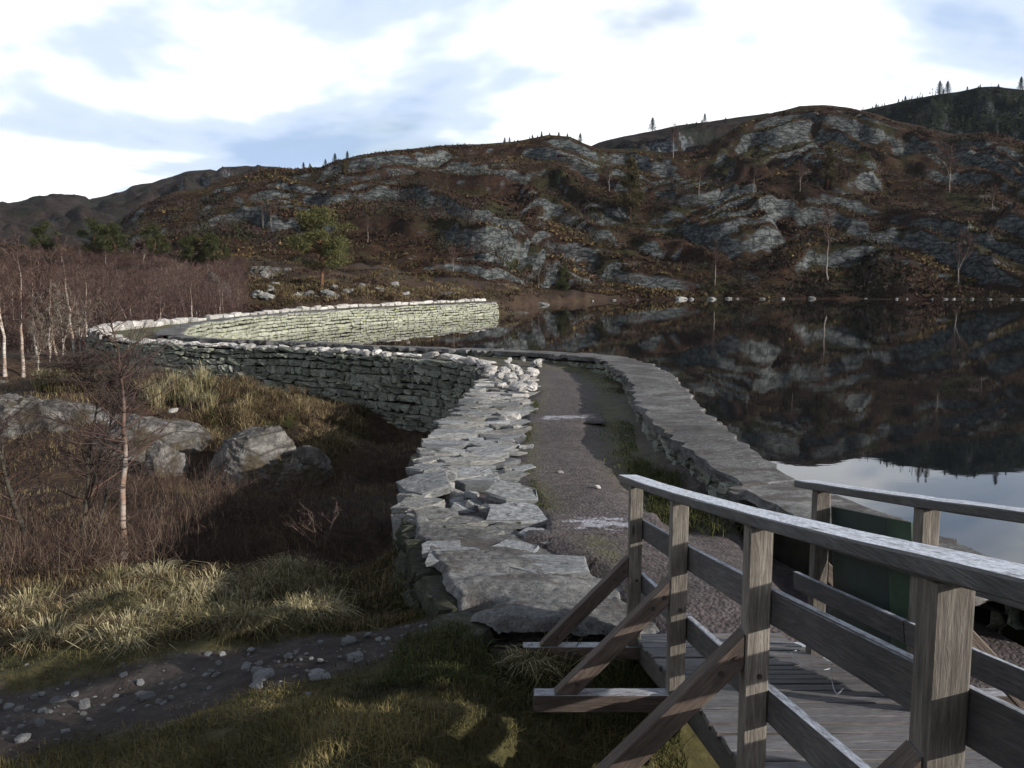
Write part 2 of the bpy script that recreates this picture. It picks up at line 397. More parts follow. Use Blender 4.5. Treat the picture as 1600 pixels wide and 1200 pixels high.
M['spruce'] = mat_ramp_attr('spruce_needles', [(0.0, (0.006, 0.010, 0.006)), (0.6, (0.016, 0.024, 0.012)), (1.0, (0.035, 0.045, 0.02))])
M['golden'] = mat_ramp_attr('golden_twigs', [(0.0, (0.020, 0.016, 0.008)), (0.6, (0.044, 0.036, 0.016)), (1.0, (0.080, 0.064, 0.030))])
M['heather'] = mat_ramp_attr('heather_leaves', [(0.0, (0.009, 0.008, 0.004)), (0.3, (0.021, 0.013, 0.009)), (0.55, (0.042, 0.023, 0.014)), (0.75, (0.032, 0.031, 0.011)), (0.9, (0.066, 0.042, 0.020)), (1.0, (0.125, 0.088, 0.042))])

def mat_bark(name, pale, dark, pink, young=None, z0=0.0, z1=1.0):
    t = NT(name, 0.85, 0.15); v = t.vary(9)
    b = t.noise(t.map(v, (1.5, 1.5, 9)), 2.2, 5, 0.7, 0.5); p = t.noise(v, 1.2, 3)
    c = t.mix(t.ramp(p, [(0.4, 0.0), (0.6, 1.0)]), pale, pink)
    if young:                                            # the bark of the upper stem is still brown
        sp = t.n('ShaderNodeSeparateXYZ'); t.l(t.coord(), sp.inputs[0]); k = t.math('DIVIDE', t.math('SUBTRACT', sp.outputs[2], z0), z1 - z0, True)
        c = t.mix(k, c, young)
    t.color(t.mix(t.ramp(b, [(0.38, 1.0), (0.49, 0.0)]), c, dark)); t.bump(b, 0.4, 0.01); return t.m
YB = (0.060, 0.036, 0.028)
M['birch'] = mat_bark('birch_bark', (0.42, 0.39, 0.355), (0.022, 0.018, 0.016), (0.22, 0.155, 0.115), YB, 4.5, 8.0)
M['birch_slim'] = mat_bark('slim_birch_bark', (0.34, 0.315, 0.285), (0.020, 0.016, 0.015), (0.20, 0.125, 0.09), YB, 0.9, 2.9)
M['birch_far'] = mat_bark('far_birch_bark', (0.21, 0.195, 0.18), (0.03, 0.025, 0.022), (0.17, 0.125, 0.10), YB, 4.0, 8.0)
M['dark_bark'] = mat_bark('dark_bark', (0.045, 0.041, 0.034), (0.015, 0.013, 0.011), (0.06, 0.052, 0.04))
M['pine_bark'] = mat_bark('pine_bark', (0.085, 0.050, 0.033), (0.03, 0.019, 0.015), (0.11, 0.058, 0.034))

def mat_water(name, ripple=0.02, base=(0.006, 0.007, 0.008)):
    t = NT(name, 0.015, 0.5); t.b.inputs['IOR'].default_value = 1.33
    t.color(base); c = t.coord()
    n = t.noise(t.map(c, (0.6, 1.0, 1)), 1.6, 3, 0.5)
    t.bump(n, ripple, 0.05); return t.m
M['water'] = mat_water('lake_water', 0.018)
M['ice'] = mat_path(True)

# ================================================================== plan of the dam (metres; x to the right, y away from the viewer)
PATH_Z = 1.0
OUTER = np.array([(-0.15, 6.35), (-0.5, 7.1), (-0.95, 8.7), (-1.28, 10.4), (-1.42, 12.5), (-1.42, 14.6), (-1.27, 17.3), (-1.0, 21.0), (-0.72, 26.6),
                  (-2.2, 28.4), (-5.1, 30.4), (-8.6, 32.8), (-12.9, 34.6), (-16.4, 36.6), (-19.3, 40.0), (-20.4, 44.2), (-19.3, 52.0), (-17.3, 59.5), (-15.9, 64.6), (-13.9, 70.6), (-8.6, 82.0), (-3.0, 94.0)])
INNER = np.array([(4.75, 7.6), (4.3, 9.2), (3.5, 10.6), (3.3, 12.0), (3.35, 15.3), (3.75, 19.5), (4.0, 23.0), (3.6, 26.8),
                  (2.0, 29.0), (0.0, 30.4), (-4.2, 32.2), (-8.0, 34.6), (-12.6, 36.9), (-15.0, 39.6), (-16.1, 44.0), (-16.5, 50.0), (-15.8, 57.0), (-14.4, 63.0), (-12.3, 69.5), (-7.0, 81.0), (-1.5, 93.0)])
LAKE = np.vstack([INNER, [(-0.6, 95.0), (0.8, 97.5), (-1.5, 101.0), (-1.0, 110.0), (2.5, 122.0), (7.0, 140.0), (16, 155), (30, 163), (55, 166), (80, 164), (110, 160), (150, 150), (210, 120), (230, 60), (190, 10), (110, -25), (40, -22), (12, -6), (6.2, 2.0), (5.4, 5.6)]])

def seg_dist(px, py, poly, closed=True):
    d = np.full(px.shape, 1e9)
    n = len(poly)
    for i in range(n if closed else n - 1):
        a = poly[i]; b = poly[(i + 1) % n]; ab = b - a
        t = np.clip(((px - a[0]) * ab[0] + (py - a[1]) * ab[1]) / (ab @ ab), 0, 1)
        d = np.minimum(d, np.hypot(px - a[0] - t * ab[0], py - a[1] - t * ab[1]))
    return d
def inside(px, py, poly):
    r = np.zeros(px.shape, bool); n = len(poly)
    for i in range(n):
        x1, y1 = poly[i]; x2, y2 = poly[(i + 1) % n]
        if y1 == y2: continue
        c = ((y1 > py) != (y2 > py)) & (px < (x2 - x1) * (py - y1) / (y2 - y1) + x1)
        r ^= c
    return r

class Poly:
    """polyline with arc length; smooth resampling"""
    def __init__(s, pts, step=0.25, smooth=2):
        p = np.asarray(pts, float)
        for _ in range(smooth):
            q = [p[0]]
            for a, b in zip(p[:-1], p[1:]): q += [a * 0.75 + b * 0.25, a * 0.25 + b * 0.75]
            q.append(p[-1]); p = np.array(q)
        L = np.r_[0, np.cumsum(np.hypot(*(p[1:] - p[:-1]).T))]
        n = max(2, int(L[-1] / step)); S = np.linspace(0, L[-1], n)
        s.S = S; s.L = L[-1]; s.p = np.stack([np.interp(S, L, p[:, 0]), np.interp(S, L, p[:, 1])], 1)
        t = np.gradient(s.p, S, axis=0); s.t = t / np.linalg.norm(t, axis=1)[:, None]
    def at(s, a):
        x = np.interp(a, s.S, s.p[:, 0]); y = np.interp(a, s.S, s.p[:, 1])
        tx = np.interp(a, s.S, s.t[:, 0]); ty = np.interp(a, s.S, s.t[:, 1]); m = np.hypot(tx, ty)
        return np.array((x, y)), np.array((tx / m, ty / m))
    def s_of(s, x, y): return s.S[np.argmin(np.hypot(s.p[:, 0] - x, s.p[:, 1] - y))]

# ================================================================== ground: control heights joined by a smooth sheet
CTRL = []
def cp(x, y, z): CTRL.append((x, y, z))
def cpix(u, v, zr):                                    # zr = height relative to the eye
    p = at_z(u, v, CAM_Z + zr); CTRL.append(tuple(p))
# bank under the viewer and the mossy foreground
cp(0, 0, 2.1); cp(-3, 0, 1.9); cp(0, -6, 2.6); cp(-8, -4, 1.6); cp(6, -3, 2.0); cp(-1.0, 2.2, 1.75); cp(-3.5, 2.5, 1.2); cp(1.3, 1.2, 1.6)
cpix(420, 1195, -2.35); cpix(650, 1180, -2.38); cpix(200, 1195, -2.9); cpix(500, 1110, -2.66); cpix(700, 1065, -2.72); cpix(300, 1150, -2.75); cpix(790, 1150, -2.55)
# gravelly track
cpix(40, 1150, -3.05); cpix(230, 1105, -3.05); cpix(420, 1055, -3.02); cpix(600, 1015, -2.98); cpix(690, 985, -2.95); cpix(0, 1090, -3.15)
# gap under the footbridge
cp(1.0, 4.6, -0.25); cp(2.0, 4.4, -0.5); cp(3.2, 5.2, -0.4); cp(1.2, 3.4, 0.1); cp(0.75, 5.6, 0.62); cp(2.4, 6.4, 0.0); cp(3.6, 7.6, -0.2); cp(3.6, 3.2, 0.4)
# rough grass, thicket, ravine
cpix(100, 1010, -3.35); cpix(350, 975, -3.3); cpix(520, 945, -3.35); cpix(610, 930, -3.35); cpix(100, 930, -3.8); cpix(330, 905, -3.7); cpix(480, 890, -3.8); cpix(620, 880, -3.9)
cpix(60, 860, -4.3); cpix(200, 850, -4.4); cpix(330, 830, -4.5); cpix(480, 820, -4.7); cpix(590, 810, -4.9); cpix(150, 770, -4.7); cpix(300, 760, -4.75); cpix(600, 740, -5.2); cpix(560, 700, -5.15); cpix(620, 690, -5.2)
cp(-1.8, 12, -1.3); cp(-1.8, 17, -1.5); cp(-1.4, 22, -1.5); cp(-1.3, 8.6, 0.2); cp(-0.85, 7.5, 0.66); cp(-2.2, 9.8, -0.4); cp(0.2, 6.0, 0.66); cp(0.2, 6.42, 0.80); cp(-0.2, 6.75, 0.93); cp(0.6, 6.5, 0.80); cp(0.3, 6.72, 0.95)
# foot of the outer wall and the knoll before it
cp(-2.0, 27.3, -1.4); cp(-5.0, 29.4, -0.75); cp(-8.5, 31.6, -0.2); cp(-12.5, 33.4, 0.0); cp(-16.5, 35.4, -0.5); cp(-20.5, 39.5, -0.6); cp(-22, 45, -0.7); cp(-20.5, 53, -0.4)
cp(-6.6, 27.0, -0.25); cp(-9.5, 28.5, 0.1); cp(-14, 31, -0.1); cp(-7.2, 23.0, -1.1); cp(-12, 22, -1.2); cp(-17, 26, -0.7); cp(-22, 33, -0.9); cp(-4.2, 24.5, -1.0)
# birch wood slope to the left, land behind the far leg
cp(-26, 48, -0.6); cp(-32, 50, -0.8); cp(-40, 56, -0.5); cp(-24, 62, 0.4); cp(-34, 74, 1.6); cp(-50, 80, 2.6); cp(-22, 78, 1.9); cp(-40, 100, 5.2); cp(-62, 108, 6.2); cp(-24, 100, 4.4); cp(-80, 120, 7.5); cp(-30, 125, 5.6); cp(-60, 140, 6.5)
cp(-14, 76, 1.8); cp(-9, 86, 1.9); cp(-14, 92, 2.9); cp(-5, 96, 1.5); cp(-20, 88, 3.2); cp(-9, 104, 2.6); cp(-3, 103, 1.2); cp(-6, 118, 2.6); cp(-14, 112, 3.6); cp(2, 135, 2.0); cp(-2, 125, 2.0); cp(-15, 135, 4.0); cp(8, 155, 2.0)
# far surroundings
cp(40, 172, -1.0); cp(100, 168, -1.0); cp(160, 158, -1.0); cp(240, 120, 6); cp(260, 40, 8); cp(200, -30, 8); cp(60, -60, 8); cp(0, -60, 6); cp(-60, -60, 3); cp(-120, 0, 0); cp(-120, 90, 4); cp(-60, 20, -1.2); cp(-40, 35, -1.4); cp(-30, 10, -0.6); cp(10, 0, 1.2); cp(14, -12, 2.5); cp(-10, 8, 0.1); cp(-14, 14, -0.7)
CTRL = np.array(CTRL)
def _tps(r): return np.where(r > 1e-9, r * r * np.log(np.maximum(r, 1e-9)), 0.0)
_S = 20.0
_cx = CTRL[:, 0] / _S; _cy = CTRL[:, 1] / _S
_K = _tps(np.hypot(_cx[:, None] - _cx[None], _cy[:, None] - _cy[None])) + np.eye(len(CTRL)) * 2e-4
_P = np.stack([np.ones(len(CTRL)), _cx, _cy], 1)
_A = np.block([[_K, _P], [_P.T, np.zeros((3, 3))]])
_W = np.linalg.solve(_A, np.r_[CTRL[:, 2], 0, 0, 0])
DAM_STRIP = np.vstack([OUTER, INNER[::-1]])
def ground_z(x, y, detail=True):
    x = np.atleast_1d(np.asarray(x, float)); y = np.atleast_1d(np.asarray(y, float)); sh = x.shape
    x = x.ravel(); y = y.ravel()
    z = np.full(x.shape, _W[-3]) + _W[-2] * x / _S + _W[-1] * y / _S
    for i in range(len(CTRL)):
        z += _W[i] * _tps(np.hypot(x / _S - _cx[i], y / _S - _cy[i]))
    r = np.hypot(x, y)
    z = np.clip(z, -2.5, 12.0)
    z = z * (1 - sstep(170, 320, r)) + 1.0 * sstep(170, 320, r)
    if detail:
        a = np.clip(r / 25.0, 0.12, 1.6)
        z = z + a * 0.9 * fbm(x / 7.0, y / 7.0, 3, 3) * np.clip(r / 30, 0.15, 1.5) + np.clip(r / 14, 0.45, 1.5) * 0.16 * fbm(x / 0.9, y / 0.9, 3, 11) + 0.05 * fbm(x / 0.22, y / 0.22, 2, 23)
    dl = seg_dist(x, y, LAKE); ins = inside(x, y, LAKE)
    shore = (y > 94.5) & (x < 10)
    z = np.where(ins, np.minimum(z, np.where(y < 94.0, -0.7, 0.25)) * (1 - sstep(0, 3.5, dl)) - 2.6 * sstep(0, 3.5, dl), z)
    z = np.where(~ins & shore & (dl < 6), np.maximum(z, 0.05 + 0.12 * dl), z)
    instrip = inside(x, y, DAM_STRIP)
    z = np.where(instrip, np.minimum(z, 0.55), z)
    return z.reshape(sh)

# ================================================================== hills in layers, each a height field with its own crest and foot
class Hill:
    def __init__(s, crest, rs, rc, z0, seed, amp, steps, tail=0.35):
        th = []; te = []
        for u, v in crest:
            x, y, w = ray(u, v); th.append(math.atan2(x, y)); te.append(w / math.hypot(x, y))
        s.th = np.array(th); s.te = np.array(te)
        s.rs = (np.array([math.atan((u - 800) / F) for u, _ in rs]), np.array([r for _, r in rs]))
        s.rc = (np.array([math.atan((u - 800) / F) for u, _ in rc]), np.array([r for _, r in rc]))
        s.z0 = z0; s.seed = seed; s.amp = amp; s.steps = steps; s.tail = tail
    def z(s, x, y):
        x = np.asarray(x, float); y = np.asarray(y, float)
        th = np.arctan2(x, y); R = np.hypot(x, y)
        te = np.interp(th, s.th, s.te); rs = np.interp(th, *s.rs); rc = np.interp(th, *s.rc)
        zc = CAM_Z + rc * te
        t = (R - rs) / (rc - rs)
        tt = np.clip(t, 0, 1)
        wob = fbm(x / 38, y / 38, 4, s.seed)
        q = tt * s.steps[0] + 1.5 * wob + 1.1 * th * 6
        st = (np.floor(q) + sstep(0.40, 0.66, q - np.floor(q))) - q
        q2 = tt * s.steps[1] + 1.6 * fbm(x / 16, y / 16, 3, s.seed + 5) + 5 * th
        st2 = (np.floor(q2) + sstep(0.40, 0.60, q2 - np.floor(q2))) - q2
        msk = 0.45 + 0.9 * (vnoise(x / 26, y / 26, s.seed + 9) + 0.5)
        taper = np.minimum(1, (1 - tt) * 5) * np.minimum(1, tt * 9 + 0.15)
        H = (zc - s.z0)
        z = s.z0 + H * (tt ** 0.95)
        z = z + taper * (st * H / s.steps[0] * 0.85 * np.minimum(msk, 1.1) + st2 * H / s.steps[1] * 0.75 * msk)
        small = np.minimum(1, (1 - tt) * 5 + 0.22)
        z = z + s.amp * small * (2.2 * fbm(x / 17, y / 17, 4, s.seed + 2) + 0.55 * np.abs(fbm(x / 4.2, y / 4.2, 3, s.seed + 4))) * np.minimum(1, tt * 8 + 0.1)
        over = np.maximum(t - 1, 0)
        z = z - over * H * 0.8 - np.maximum(-t, 0) * 8
        return z
    def mesh(s, name, mat, u0, u1, nth, nr, t0=-0.06):
        th = np.linspace(math.atan((u0 - 800) / F), math.atan((u1 - 800) / F), nth)
        t = np.r_[np.linspace(t0, 1.0, nr), 1.02, 1.06, 1.15, 1.35]
        rs = np.interp(th, *s.rs); rc = np.interp(th, *s.rc)
        R = rs[None] + (rc - rs)[None] * t[:, None]
        X = R * np.sin(th)[None]; Y = R * np.cos(th)[None]
        Z = s.z(X, Y)
        v = np.stack([X, Y, Z], -1).reshape(-1, 3)
        o = obj(name, mesh_np(name, v, grid_faces(len(t), nth)[:, ::-1], mat, True))
        return tag(o, kind='structure')

H1 = Hill([(-600, 700), (60, 520), (115, 430), (160, 386), (190, 350), (222, 318), (280, 296), (317, 293), (338, 281), (380, 270), (420, 264), (470, 266), (500, 261), (530, 250), (560, 242), (620, 234), (700, 228), (760, 225), (800, 222), (830, 216), (855, 211), (890, 213), (915, 224), (935, 231), (990, 231), (1040, 238), (1085, 236), (1110, 226), (1140, 206), (1165, 190),
           (1200, 177), (1250, 165), (1290, 163), (1330, 168), (1370, 178), (1400, 189), (1440, 197), (1470, 205), (1490, 211), (1540, 207), (1570, 210), (1600, 221), (1680, 215), (1900, 190), (2400, 230), (3400, 300)],
          [(-600, 120), (300, 118), (600, 122), (760, 126), (860, 152), (1000, 164), (1300, 176), (1600, 183), (2400, 190)],
          [(-600, 240), (300, 255), (600, 265), (900, 285), (1100, 300), (1300, 330), (1600, 345), (2400, 360)], -0.4, 31, 1.0, (6.0, 24.0))
H0 = Hill([(-900, 340), (-300, 318), (0, 318), (30, 315), (60, 308), (100, 306), (125, 306), (140, 313), (155, 309), (195, 300), (206, 291), (240, 285), (265, 277), (290, 268), (330, 265), (338, 268), (346, 262), (400, 258), (430, 262), (480, 268), (600, 300), (800, 360)],
          [(-900, 300), (800, 300)], [(-900, 560), (200, 600), (800, 640)], 2.0, 77, 3.0, (6.0, 18.0))
H2 = Hill([(850, 260), (900, 236), (935, 223), (970, 215), (1000, 208), (1060, 196), (1110, 190), (1150, 183), (1200, 176), (1260, 190), (1400, 260)],
          [(850, 300), (1400, 320)], [(850, 460), (1400, 470)], 4.0, 55, 1.2, (4.0, 12.0))
H3 = Hill([(1250, 230), (1300, 190), (1345, 172), (1380, 166), (1420, 156), (1460, 149), (1500, 143), (1530, 136), (1560, 135), (1600, 140), (1750, 150), (2300, 200)],
          [(1200, 340), (2300, 360)], [(1200, 520), (2300, 540)], 4.0, 66, 1.5, (4.0, 14.0))
HILLS = [H1, H0, H2, H3]

def terrain_z(x, y, hills=(H1,)):
    z = ground_z(x, y)
    for h in hills:
        t = h.z(x, y); z = np.maximum(z, t)
    return z
def hit(u, v, r0=2.0, r1=330.0, hills=(H1,), n=900):
    x, y, w = ray(u, v); d = np.geomspace(r0, r1, n) / math.hypot(x, y)
    g = terrain_z(x * d, y * d, hills); k = np.nonzero(CAM_Z + w * d < g)[0]
    i = k[0] if len(k) else n - 1
    return np.array((x * d[i], y * d[i], g[i]))

# ---- ground sheet (fine ahead, coarse elsewhere, out to the horizon)
th = np.concatenate([np.radians(np.arange(-180, -42, 4.0)), np.radians(np.linspace(-42, 42, 500)), np.radians(np.arange(46, 181, 4.0))])
rr = np.concatenate([[0.02], np.geomspace(0.5, 150, 210), np.geomspace(158, 3000, 26)])
X = rr[:, None] * np.sin(th)[None]; Y = rr[:, None] * np.cos(th)[None]
Zg = ground_z(X, Y)
TRACK = Poly([at_z(-200, 1125, 0.6)[:2], at_z(40, 1112, 0.65)[:2], at_z(230, 1074, 0.65)[:2], at_z(420, 1040, 0.68)[:2], at_z(600, 1012, 0.72)[:2], at_z(720, 985, 0.78)[:2]], 0.3, 1)
def mud_at(x, y):
    d = seg_dist(x, y, TRACK.p[::3], False)
    return np.clip(1.0 - (d - 0.42 - 0.5 * fbm(x / 0.8, y / 0.8, 3, 77)) / 0.6, 0, 1)
def grass_at(x, y):
    r = np.hypot(x, y)
    g = 1 - sstep(8.0, 12.5, r)
    g = np.maximum(g, 0.55 * np.exp(-((x + 9.0) ** 2 / 30 + (y - 30) ** 2 / 6.0)))
    g = np.maximum(g, 0.30 * sstep(60, 75, y) * (x > -30))
    return g
xs, ys = X.ravel(), Y.ravel()
gv = np.stack([xs, ys, Zg.ravel()], 1)
ground = obj('ground', mesh_np('ground', gv, grid_faces(len(rr), len(th))[:, ::-1], M['ground'], True, {'mud': mud_at(xs, ys), 'grass': grass_at(xs, ys)}))
tag(ground, kind='structure')

tag(H1.mesh('hillside', M['hill'], -100, 1800, 820, 350), kind='structure')
H0.mesh('far_ridge', M['ridge'], -500, 800, 240, 80)
H2.mesh('middle_ridge', M['ridge'], 850, 1400, 200, 80)
H3.mesh('wooded_ridge', M['wooded'], 1200, 2100, 240, 90)

# ---- lake
lk = np.array([(-30, 5), (330, -60), (330, 260), (-30, 260)])
lv = [(x, y, 0.0) for x, y in [(INNER[0][0] - 1.2, 7.0), (6.0, 1.0), (14, -8), (60, -40), (300, -60), (300, 200), (0, 200), (-10, 130), (-2.0, 96.0), (-2.2, 93.0)]]
for p in INNER[::-1][1:-1]: lv.append((p[0] - (0.8 if p[1] > 36 else 0.5), p[1] - (0.6 if 27 < p[1] < 40 else 0.0), 0.0))
import bmesh
from mathutils.geometry import tessellate_polygon
tris = tessellate_polygon([[Vector(p) for p in lv]])
wm = mesh_py('lake', lv, [tuple(t) for t in tris])
if sum(q.normal.z * q.area for q in wm.polygons) < 0: wm.flip_normals()
wm.materials.append(M['water'])
tag(obj('lake', wm), kind='structure')

# ================================================================== stone shapes
def stone_mesh(name, seed, seg=2, p=5.0, rough=0.16, mat=None, drop_back=True):
    """rounded irregular block, unit half-size; local y- is the outward face"""
    r = np.random.default_rng(seed); V = {}; verts = []; faces = []
    def vid(q):
        k = tuple(np.round(q, 4))
        if k not in V: V[k] = len(verts); verts.append(q)
        return V[k]
    g = np.linspace(-1, 1, seg + 1)
    for ax in range(3):
        for sgn in (-1, 1):
            if drop_back and ax == 1 and sgn == 1: continue
            for i in range(seg):
                for j in range(seg):
                    c = []
                    for a, b in ((i, j), (i + 1, j), (i + 1, j + 1), (i, j + 1)):
                        q = np.zeros(3); q[ax] = sgn; q[(ax + 1) % 3] = g[a]; q[(ax + 2) % 3] = g[b]; c.append(vid(q))
                    faces.append(c if sgn > 0 else c[::-1])
    v = np.array(verts); n = (np.abs(v) ** p).sum(1) ** (1 / p); v = v / n[:, None]
    v = v + r.normal(0, rough, v.shape) * np.array((0.6, 0.9, 0.6))
    # cut the corners differently so that no two outlines are alike
    v[:, 0] += v[:, 2] * r.uniform(-0.22, 0.22); v[:, 2] += v[:, 0] * r.uniform(-0.14, 0.14)
    return mesh_py(name, v, faces, mat, False)
def stone_set(tagname, mat, n, seg=2, p=5.0, rough=0.16, seed=0, drop=True):
    return [stone_mesh(tagname, seed + i * 13, seg, p, rough, mat, drop) for i in range(n)]
def slab_mesh(name, seed, mat, n=9, th=1.0, irr=0.22, rough=0.03):
    """flat broken slab, outline about unit half-size, top at z=0, thickness th; 5n triangles"""
    r = np.random.default_rng(seed); a = np.sort((np.arange(n) + r.uniform(-0.33, 0.33, n)) / n * 2 * PI)
    rad = (np.abs(np.cos(a)) ** 3.4 + np.abs(np.sin(a)) ** 3.4) ** (-1 / 3.4) * (1 + r.uniform(-irr, irr * 0.4, n))
    x = rad * np.cos(a); y = rad * np.sin(a); v = []; f = []
    for sc, z in ((0.95, -th), (1.0, -0.35 * th), (0.99, -0.10 * th), (0.955, 0.0)):
        for i in range(n): v.append((x[i] * sc * (1 + r.normal(0, 0.02)), y[i] * sc * (1 + r.normal(0, 0.02)), z + r.normal(0, rough)))
    v.append((r.normal(0, 0.1), r.normal(0, 0.1), r.normal(0, rough)))
    for k in range(3):
        for i in range(n):
            j = (i + 1) % n; f.append((k * n + i, k * n + j, (k + 1) * n + j, (k + 1) * n + i))
    for i in range(n): f.append((3 * n + i, 3 * n + (i + 1) % n, 4 * n))
    return mesh_py(name, v, f, mat, False)

class StoneBatch:
    """collects stones; the largest in the photograph become parts of their own, the rest one part"""
    def __init__(s): s.items = []
    def add(s, mesh, loc, rotz, scale, tilt=(0, 0), name='stone'):
        s.items.append((mesh, np.array(loc, float), (tilt[0], tilt[1], rotz), scale, name))
    def build(s, parent, limit=300, rest='stone_filling', key=None):
        pl = np.array(parent.location)
        def size(it):
            d = max(1.0, math.hypot(*it[1][:2])); return -(it[3][0] * it[3][2]) / d ** 2
        its = sorted(s.items, key=key or size)
        for mesh, loc, rot, sc, nm in its[:limit]: obj(nm, mesh, parent, loc - pl, rot, sc)
        if len(its) > limit:
            V = []; Fq = []; off = 0
            for mesh, loc, rot, sc, nm in its[limit:]:
                co = np.empty(len(mesh.vertices) * 3, np.float32); mesh.vertices.foreach_get('co', co); co = co.reshape(-1, 3) * np.array(sc)
                from mathutils import Euler
                R = np.array(Euler(rot).to_matrix()); co = co @ R.T + loc - pl
                V.append(co); Fq += [tuple(i + off for i in p.vertices) for p in mesh.polygons]; off += len(co)
            o = obj(rest, mesh_py(rest, np.vstack(V), Fq, its[limit][0].materials[0]), parent); tag(o, kind='stuff')

def masonry(batch, poly, s0, s1, zb, zt, meshes, row_h, width, side, batter=0.06, depth=0.16, rnd=None, name='stone', gap=0.012):
    """courses of rubble along poly from s0 to s1; side=+1 puts the face on the left of the direction of travel"""
    r = rnd or np.random.default_rng(5)
    smid = (s0 + s1) / 2
    top = max(zt(s0), zt(smid), zt(s1)); low = min(zb(s) for s in np.linspace(s0, s1, 9)) - 0.2
    z = top; k = 0
    while z > low:
        h = row_h * r.uniform(0.72, 1.3); s = s0 + r.uniform(-0.4, 0) * width
        while s < s1:
            w = width * r.choice([0.45, 0.6, 0.8, 1.0, 1.25, 1.8]) * r.uniform(0.85, 1.15)
            sm = s + w / 2
            zz = z - h / 2 + 0.10 * float(vnoise(sm * 0.55, k * 0.37, 91)) * 2 + (zt(sm) - top)
            if s0 <= sm <= s1 and zz + h * 0.6 > zb(sm) - 0.25:
                (x, y), (tx, ty) = poly.at(sm); nx, ny = -ty * side, tx * side
                d = batter * (zt(sm) - zz) + r.uniform(-0.03, 0.035)
                batch.add(meshes[r.integers(len(meshes))], (x + nx * d - nx * depth * 0.4, y + ny * d - ny * depth * 0.4, zz),
                          math.atan2(ty, tx) + (PI if side > 0 else 0) + r.normal(0, 0.05),
                          (w / 2 - gap, depth, h / 2 * r.uniform(0.9, 1.12) - gap), (r.normal(0, 0.04), r.normal(0, 0.05)), name)
            s += w
        z -= h; k += 1

OUT = Poly(OUTER, 0.2, 1); INN = Poly(INNER, 0.2, 1)
S_CORNER = OUT.s_of(-0.8, 27.0); S_LEFT = OUT.s_of(-16.4, 36.6); S_TURN = OUT.s_of(-20.4, 44.2)
def gz1(x, y): return float(ground_z(np.array([x]), np.array([y]), False)[0])
def path_h(x, y):                                         # level of the dam's top
    return PATH_Z + 0.12 * sstep(24, 34, y) + 0.30 * sstep(45, 70, y) + 0.05 * fbm(x / 1.3, y / 1.3, 3, 8)

# ---- the top of the dam: one worn dirt path from the bridge round to the far end
nS = 420; nU = 26
so = np.linspace(0, OUT.L, nS)
# matching stations on the water side
key_o = [0, OUT.s_of(-1.4, 13), S_CORNER, OUT.s_of(-5.1, 30.4), OUT.s_of(-12.9, 34.6), S_TURN, OUT.s_of(-17.3, 59.5), OUT.L]
key_i = [0.2, INN.s_of(3.3, 13), INN.s_of(2.6, 28.3), INN.s_of(-4.2, 32.2), INN.s_of(-12.6, 36.9), INN.s_of(-16.1, 44), INN.s_of(-15.8, 57), INN.L]
si = np.interp(so, key_o, key_i)
A = np.stack([np.interp(so, OUT.S, OUT.p[:, 0]), np.interp(so, OUT.S, OUT.p[:, 1])], 1)
B = np.stack([np.interp(si, INN.S, INN.p[:, 0]), np.interp(si, INN.S, INN.p[:, 1])], 1)
B[:, 1] -= 1.0 * np.clip(1 - so / 2.5, 0, 1)
u = np.linspace(0.012, 0.985, nU)
PX = A[:, None, 0] * (1 - u) + B[:, None, 0] * u; PY = A[:, None, 1] * (1 - u) + B[:, None, 1] * u
PZ = path_h(PX, PY)
near = PY < 26.5
edge = np.where(near, sstep(0.36, 0.26, u)[None] * 0.13 * (PY > 9.4), 0)
PZ = PZ - edge - 0.10 * np.exp(-((u[None] - 0.66) / 0.09) ** 2) * near                     # worn hollow beside the parapet
PZ = PZ - np.where((PY < 11.5) & (PX > 2.3), 0.5 * sstep(2.3, 3.0, PX), 0)
green = np.where(near, np.exp(-((u[None] - 0.69) / 0.08) ** 2) * sstep(9, 13, PY) * 0.8 + 0.5 * np.exp(-((u[None] - 0.36) / 0.03) ** 2) * (PY > 8), 0.35 + 0.5 * sstep(0.5, 0.75, u)[None] * (PY < 37) + 0.6 * sstep(36, 40, PY))
PZ = PZ - 0.28 * np.exp(-((PX - 2.1) / 0.35) ** 2 - ((PY - 11.6) / 1.6) ** 2) * (1 + fbm(PX * 2, PY * 2, 3, 6))
PZ = PZ - 0.11 * sstep(7.3, 6.75, PY)
PZ = PZ - 0.16 * ((PY < 9.9) & (PX < np.interp(PY, [6.3, 7.2, 8.3, 9.3, 9.9], [1.15, 1.05, 0.65, 0.1, -0.5])))
pv = np.stack([PX, PY, PZ], -1).reshape(-1, 3)
pm = mesh_np('dirt_path', pv, grid_faces(nS, nU), M['path'], True, {'green': green.ravel()})
if pm.polygons[500].normal.z < 0: pm.flip_normals()
path_o = tag(obj('dirt_path', pm), kind='structure')

# ================================================================== near and middle legs: the dam wall
dam = empty('stone_dam', (-1.3, 14, 0), 'dry stone dam wall of dark rubble with pale broken slabs along its path edge', 'stone wall')
# core behind the stones
def core_mesh(name, s0, s1, inset=0.14):
    ss = np.arange(s0, s1, 0.4); v = []; f = []
    for s in ss:
        (x, y), (tx, ty) = OUT.at(s); nx, ny = ty, -tx
        v += [(x + nx * inset, y + ny * inset, PATH_Z - 0.22), (x + nx * inset * 0.6, y + ny * inset * 0.6, -2.6)]
    for i in range(len(ss) - 1): f.append((2 * i, 2 * i + 1, 2 * i + 3, 2 * i + 2))
    return mesh_py(name, v, f, M['core'])
o = obj('rubble_core', core_mesh('rubble_core', 0.3, S_TURN + 6), dam, -np.array(dam.location))

